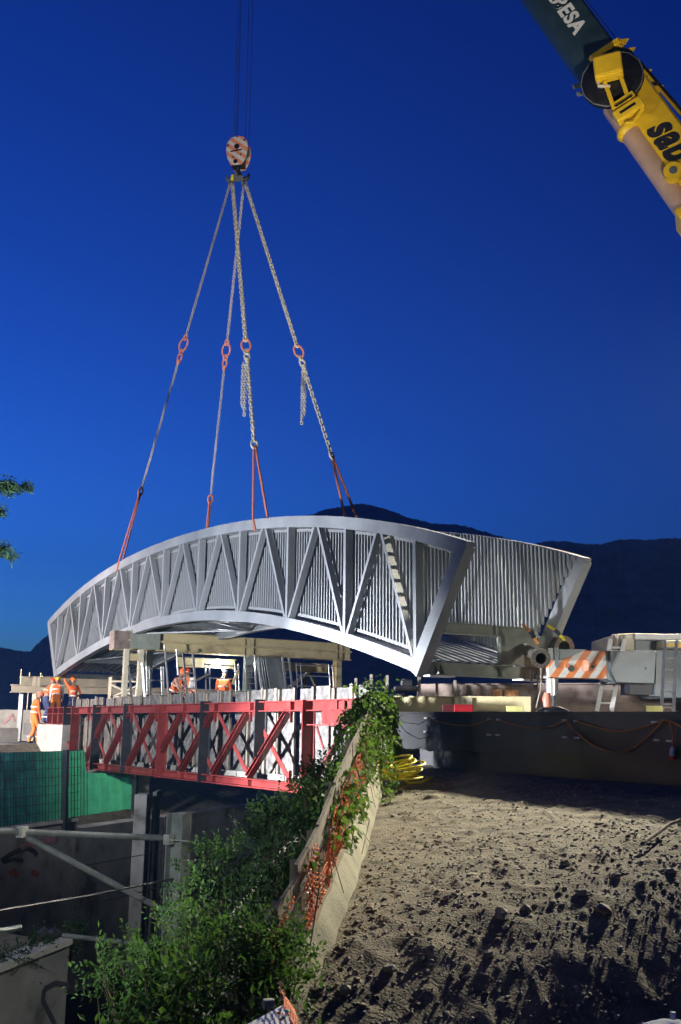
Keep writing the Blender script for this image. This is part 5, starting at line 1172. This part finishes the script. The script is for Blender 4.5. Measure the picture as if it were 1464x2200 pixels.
Cs = np.array(Cs); D_ = rand_dir(len(Cs)) * .8 + np.array([.25, -.5, -.55]); leaves_obj('leaves', Cs, D_, rng.uniform(.045, .095, len(Cs)), rng.uniform(.018, .036, len(Cs)), M_IVY, iv)
b = MB()
for k in range(110):
    t = abs(rng.normal(0, 2.2)); t = min(t, 6.4); h_ = rng.uniform(.5, 1.3); p = fence_pt(t, h_, rng.uniform(-.3, 0)); q = p + Vector((rng.uniform(-.2, .25), rng.uniform(-.3, .1), -rng.uniform(.2, .8))); mid = p.lerp(q, .5) + Vector((rng.uniform(-.1, .1), rng.uniform(-.1, .1), rng.uniform(-.05, .12))); b.tube([p, mid, q], [.006, .005, .003], 4)
for (pts) in (((850, 1535), (868, 1552), (900, 1556), (925, 1543)), ((850, 1545), (872, 1572), (900, 1588), (935, 1580)), ((845, 1560), (858, 1600), (878, 1613), (905, 1606)), ((700, 1625), (722, 1660), (745, 1650))):
    b.tube([P(x, y, 15.3) for x, y in pts], .006, 4)
b.build('stems', mat('pale_stem', (.16, .18, .09), .8), iv, True)['kind'] = 'stuff'

def bush(label, cpx, Yc, rad, n, mt, leaf=(.03, .045), pin=9, name='shrub', base_z=None, lump=5, tip=.55, cat='shrub', group=None):
    c = P(cpx[0], cpx[1], Yc); bz = base_z if base_z is not None else c.z - rad[2] - .5
    t = thing(name, label, cat, Vector((c.x, c.y, bz)), group); lumps = [(np.zeros(3), 1.0)] + [(rand_dir(1)[0] * np.array([.75, .6, .6]), rng.uniform(.35, .6)) for _ in range(lump)]
    Cs, Ds, Ls, Ws = [], [], [], []
    st = MB()
    for k in range(n):
        lc, lr = lumps[rng.integers(len(lumps))]; a = rand_dir(1)[0]; r_ = rng.uniform(.25, 1.08) ** .55; q = (lc + a * r_ * lr) * np.array(rad) + np.array(c)
        dr = a * .7 + rand_dir(1)[0] * .6 + np.array([0, 0, .35]); dr /= np.linalg.norm(dr); side = np.cross(dr, rand_dir(1)[0]); side /= np.linalg.norm(side) + 1e-9
        ln = rng.uniform(.12, .24)
        for j in range(pin):
            f = (j // 2 + .6) / (pin // 2 + 1); s_ = 1 if j % 2 else -1
            bend = np.array([0, 0, -.25 * f * f * ln])
            if j == pin - 1: f, s_ = 1.0, 0
            Cs.append(q + dr * ln * f + bend); Ds.append(side * s_ + dr * (.45 if s_ else 1.2) + rand_dir(1)[0] * .25); Ls.append(rng.uniform(*leaf)); Ws.append(rng.uniform(leaf[0], leaf[1]) * .30)
        if k % 7 == 0: st.tube([Vector((c.x + rng.uniform(-.1, .1), c.y, bz)), Vector(q) * .5 + Vector((c.x, c.y, (bz + c.z) / 2)) * .5, Vector(q)], [.012, .008, .003], 4)
    leaves_obj('crown', np.array(Cs), np.array(Ds), np.array(Ls), np.array(Ws), mt, t); st.build('stems', M_BARK, t, True)['kind'] = 'stuff'; return t
bush('bright green leafy shrub in the foreground below the railway mast', (430, 2115), 7.0, (.56, .45, .46), 500, M_LEAF, (.030, .055), base_z=-4.6)
bush('upright sprays of green shrub beside the railway mast', (410, 2010), 7.6, (.22, .25, .36), 170, M_LEAF, (.03, .05), base_z=-4.4)
bush('pale green shrub growing against the orange mesh', (560, 2060), 6.8, (.30, .3, .30), 120, M_LEAF, (.03, .055), base_z=-4.0)
bush('low shrub with broad leaves at the bottom beside the white board', (440, 2190), 6.2, (.5, .35, .28), 220, M_LEAF, (.04, .075), 7, base_z=-4.3)
bush('small feathery shrub reaching left over the cutting', (285, 2130), 7.2, (.20, .2, .16), 130, M_LEAF, (.03, .05), base_z=-4.6)
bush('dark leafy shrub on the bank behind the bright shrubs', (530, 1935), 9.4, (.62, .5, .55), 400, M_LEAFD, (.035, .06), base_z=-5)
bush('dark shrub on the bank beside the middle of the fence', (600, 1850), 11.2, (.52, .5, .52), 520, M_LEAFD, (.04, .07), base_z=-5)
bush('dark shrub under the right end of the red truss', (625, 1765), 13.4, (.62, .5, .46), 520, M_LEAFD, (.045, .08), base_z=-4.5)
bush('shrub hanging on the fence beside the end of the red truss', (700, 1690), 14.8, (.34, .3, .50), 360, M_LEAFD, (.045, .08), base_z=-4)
for i, px in enumerate((10, 45, 85, 120, 145)):
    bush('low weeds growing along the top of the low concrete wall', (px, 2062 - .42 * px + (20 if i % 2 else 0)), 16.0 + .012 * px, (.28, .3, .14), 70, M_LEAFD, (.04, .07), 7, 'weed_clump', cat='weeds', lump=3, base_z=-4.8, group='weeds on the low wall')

# conifer whose branches reach in from the left
ct = thing('conifer_tree', 'dark conifer whose drooping branch tips reach in at the edge', 'tree', (-10.9, 22, -7.2))
b = MB(); b.tube([(-10.9, 22, -7.2), (-10.85, 22, 1), (-10.9, 22, 9), (-10.9, 22, 15)], [.30, .22, .13, .03], 10); b.build('trunk', M_BARK, ct, True)
Cs, Ds = [], []; bb = MB()
tips = [P(62, 1046, 22), P(30, 1052, 21.7), P(34, 1194, 22), P(14, 1178, 22.2), P(10, 1100, 22)]
for k in range(54):
    z = -3 + 17.5 * k / 54; ln = max(.5, 3.0 * (1 - (z + 3) / 19)); a = k * 2.4; 
    dirv = Vector((math.cos(a), math.sin(a), 0)); tip_ = Vector((-10.9, 22, z)) + dirv * min(ln, 2.6) - Z * ln * .12
    if k < len(tips): tip_ = tips[k]; 
    s_ = Vector((-10.9, 22, min(tip_.z + .1, 14))); mid = s_.lerp(tip_, .55) + Z * .22; seg = [s_, mid, tip_]; bb.tube(seg, [.04, .022, .005], 5)
    for j in range(420 if k < len(tips) else 60):
        f = rng.uniform(.35, 1.0); p = (s_ * (1 - f) ** 2 + mid * 2 * f * (1 - f) + tip_ * f * f); q = p + Vector(rng.normal(size=3) * .09 * (1.25 - f * .6)); Cs.append(tuple(q - Z * .02 * rng.random())); dd = (tip_ - s_).normalized() + Vector(rng.normal(size=3) * .55) - Z * .45; Ds.append(tuple(dd))
bb.build('branches', M_BARK, ct, True)['kind'] = 'stuff'
Cs, Ds = np.repeat(np.array(Cs), 3, 0), np.repeat(np.array(Ds), 3, 0); Cs = Cs + rng.normal(size=Cs.shape) * .03; Ds = Ds + rng.normal(size=Ds.shape) * .35
leaves_obj('crown', Cs, Ds, rng.uniform(.08, .18, len(Cs)), rng.uniform(.012, .024, len(Cs)), M_NEEDLE, ct)

# ================================================================== FOREGROUND boards at the lower edge
wb = thing('white_board', 'white plastic board lying at the near end of the guard fence', 'board', P(560, 2215, 5.4))
b = MB(); a_ = [P(505, 2215, 5.1), P(606, 2160, 5.6), P(622, 2166, 5.55), P(640, 2225, 5.0)]; b.add(a_ + [v - Z * .025 for v in a_], [(0, 1, 2, 3), (7, 6, 5, 4), (0, 4, 5, 1), (1, 5, 6, 2), (2, 6, 7, 3), (3, 7, 4, 0)]); b.build('panel', M_WHITE, wb)
M_TEAL = mat('teal_plastic', (.02, .30, .28), .5)
for px, py, mt in ((600, 2182, M_MESHO), (610, 2192, M_TEAL), (604, 2196, M_REDBOX), (617, 2178, M_TEAL)):
    b = MB(); b.ball(P(px, py, 5.2) + Z * .012, .014, .014, .006, 10, 4); b.build('sticker', mt, wb, True)
b = MB(); b.box(P(577, 2157, 5.9), .06, .05, .05, (1, .3, 0)); tag(b.build('concrete_spacer', M_CONC, bevel=.006), 'small pale block beside the near end of the guard fence', 'block')
b = MB()
for k in range(9):
    p, q = P(600 + k * 4, 2120 + k * 6, 5.6), P(612 + k * 3.5, 2165 + k * 7, 5.2); b.tube([p, p.lerp(q, .5) + Vector((.01, 0, .0)), q], .004, 5); b.tube([P(597 + 3.3 * k, 2112 + 11 * k, 5.6), P(607 + 3.3 * k, 2117 + 11 * k, 5.4)], .004, 5)
mo2 = tag(b.build('loose_mesh', M_MESHO), 'loose strand of orange mesh hanging over the white board', 'mesh')
br2 = thing('barrier', 'pale barrier top with a bolt at the foot of the earth slope', 'barrier', P(1440, 2230, 4.6))
b = MB(); a_ = [P(1366, 2202, 4.55), P(1420, 2188, 4.75), P(1500, 2192, 4.7), P(1500, 2215, 4.4), P(1366, 2215, 4.4)]; b.add(a_ + [v - Z * .05 for v in a_], [(0, 1, 2, 3, 4), (9, 8, 7, 6, 5)] + [(i, (i + 1) % 5, 5 + (i + 1) % 5, 5 + i) for i in range(5)]); b.build('top_panel', M_WHITE, br2)
b = MB(); c = P(1447, 2190, 4.65); b.tube([c, c + Z * .03], .012, 8); b.build('bolt', M_WHITE, br2, True)

# ================================================================== FLOODLIGHTS (outside the picture) that the beams belong to
LAB = {'floodlight_beam_trench': ('tall floodlight mast standing in the cutting', -4.2), 'floodlight_beam_truss': ('second head of the tall floodlight mast in the cutting', -4.2), 'floodlight_beam_site': ('floodlight mast standing on the deck beside the crane', zW), 'floodlight_beam_deck': ('low floodlight on a stand at the deck edge', zW), 'added_beam_hook': ('added floodlight on a stand at the deck edge, tilted up to brighten boom and hook', zW), 'floodlight_beam_far_bank': ('floodlight on a stand on the far bank', zl_), 'floodlight_beam_verge': ('floodlight on a post above the foreground shrubs', -6.0)}
for nm, loc, aim in LAMPS:
    lab, gz = LAB[nm]; d_ = (aim - loc).normalized(); c = loc - d_ * .38; t = thing('floodlight', lab, 'floodlight', Vector((c.x, c.y, gz)))
    b = MB(); b.box(c, .22, .5, .36, d_, d_.cross(Z).normalized()); b.build('housing', M_BLACKST, t, bevel=.01)
    b = MB(); b.box(c + d_ * .115, .008, .46, .32, d_, d_.cross(Z).normalized()); b.build('lens', M_GLASSL, t)
    b = MB(); b.tube([Vector((c.x, c.y, gz)), c - Z * .2], .04, 8); b.build('mast', M_GREYD, t, True)
    for k in range(3):
        a = 2 * math.pi * k / 3; b = MB(); b.tube([Vector((c.x + .5 * math.cos(a), c.y + .5 * math.sin(a), gz + .02)), Vector((c.x, c.y, gz + .7))], .02, 6); b.build('leg', M_GREYD, t, True)

# ================================================================== HAZE: thin evening air round the whole place
hz_b = MB(); hz_b.hexa([(-2310, -510, -8.5), (2310, -510, -8.5), (2310, 2110, -8.5), (-2310, 2110, -8.5), (-2310, -510, 330), (2310, -510, 330), (2310, 2110, 330), (-2310, 2110, 330)])
M_HZ = bpy.data.materials.new('evening_air'); M_HZ.use_nodes = True; t_ = M_HZ.node_tree; t_.nodes.remove(t_.nodes['Principled BSDF']); pv_ = t_.nodes.new('ShaderNodeVolumePrincipled')
pv_.inputs['Color'].default_value = (.32, .62, 1, 1); pv_.inputs['Density'].default_value = 4.5e-4; pv_.inputs['Anisotropy'].default_value = 0.0; t_.links.new(pv_.outputs[0], t_.nodes['Material Output'].inputs['Volume'])
hzo = hz_b.build('haze', M_HZ); tag(hzo, 'thin blue evening haze filling the valley', 'haze', kind='stuff')
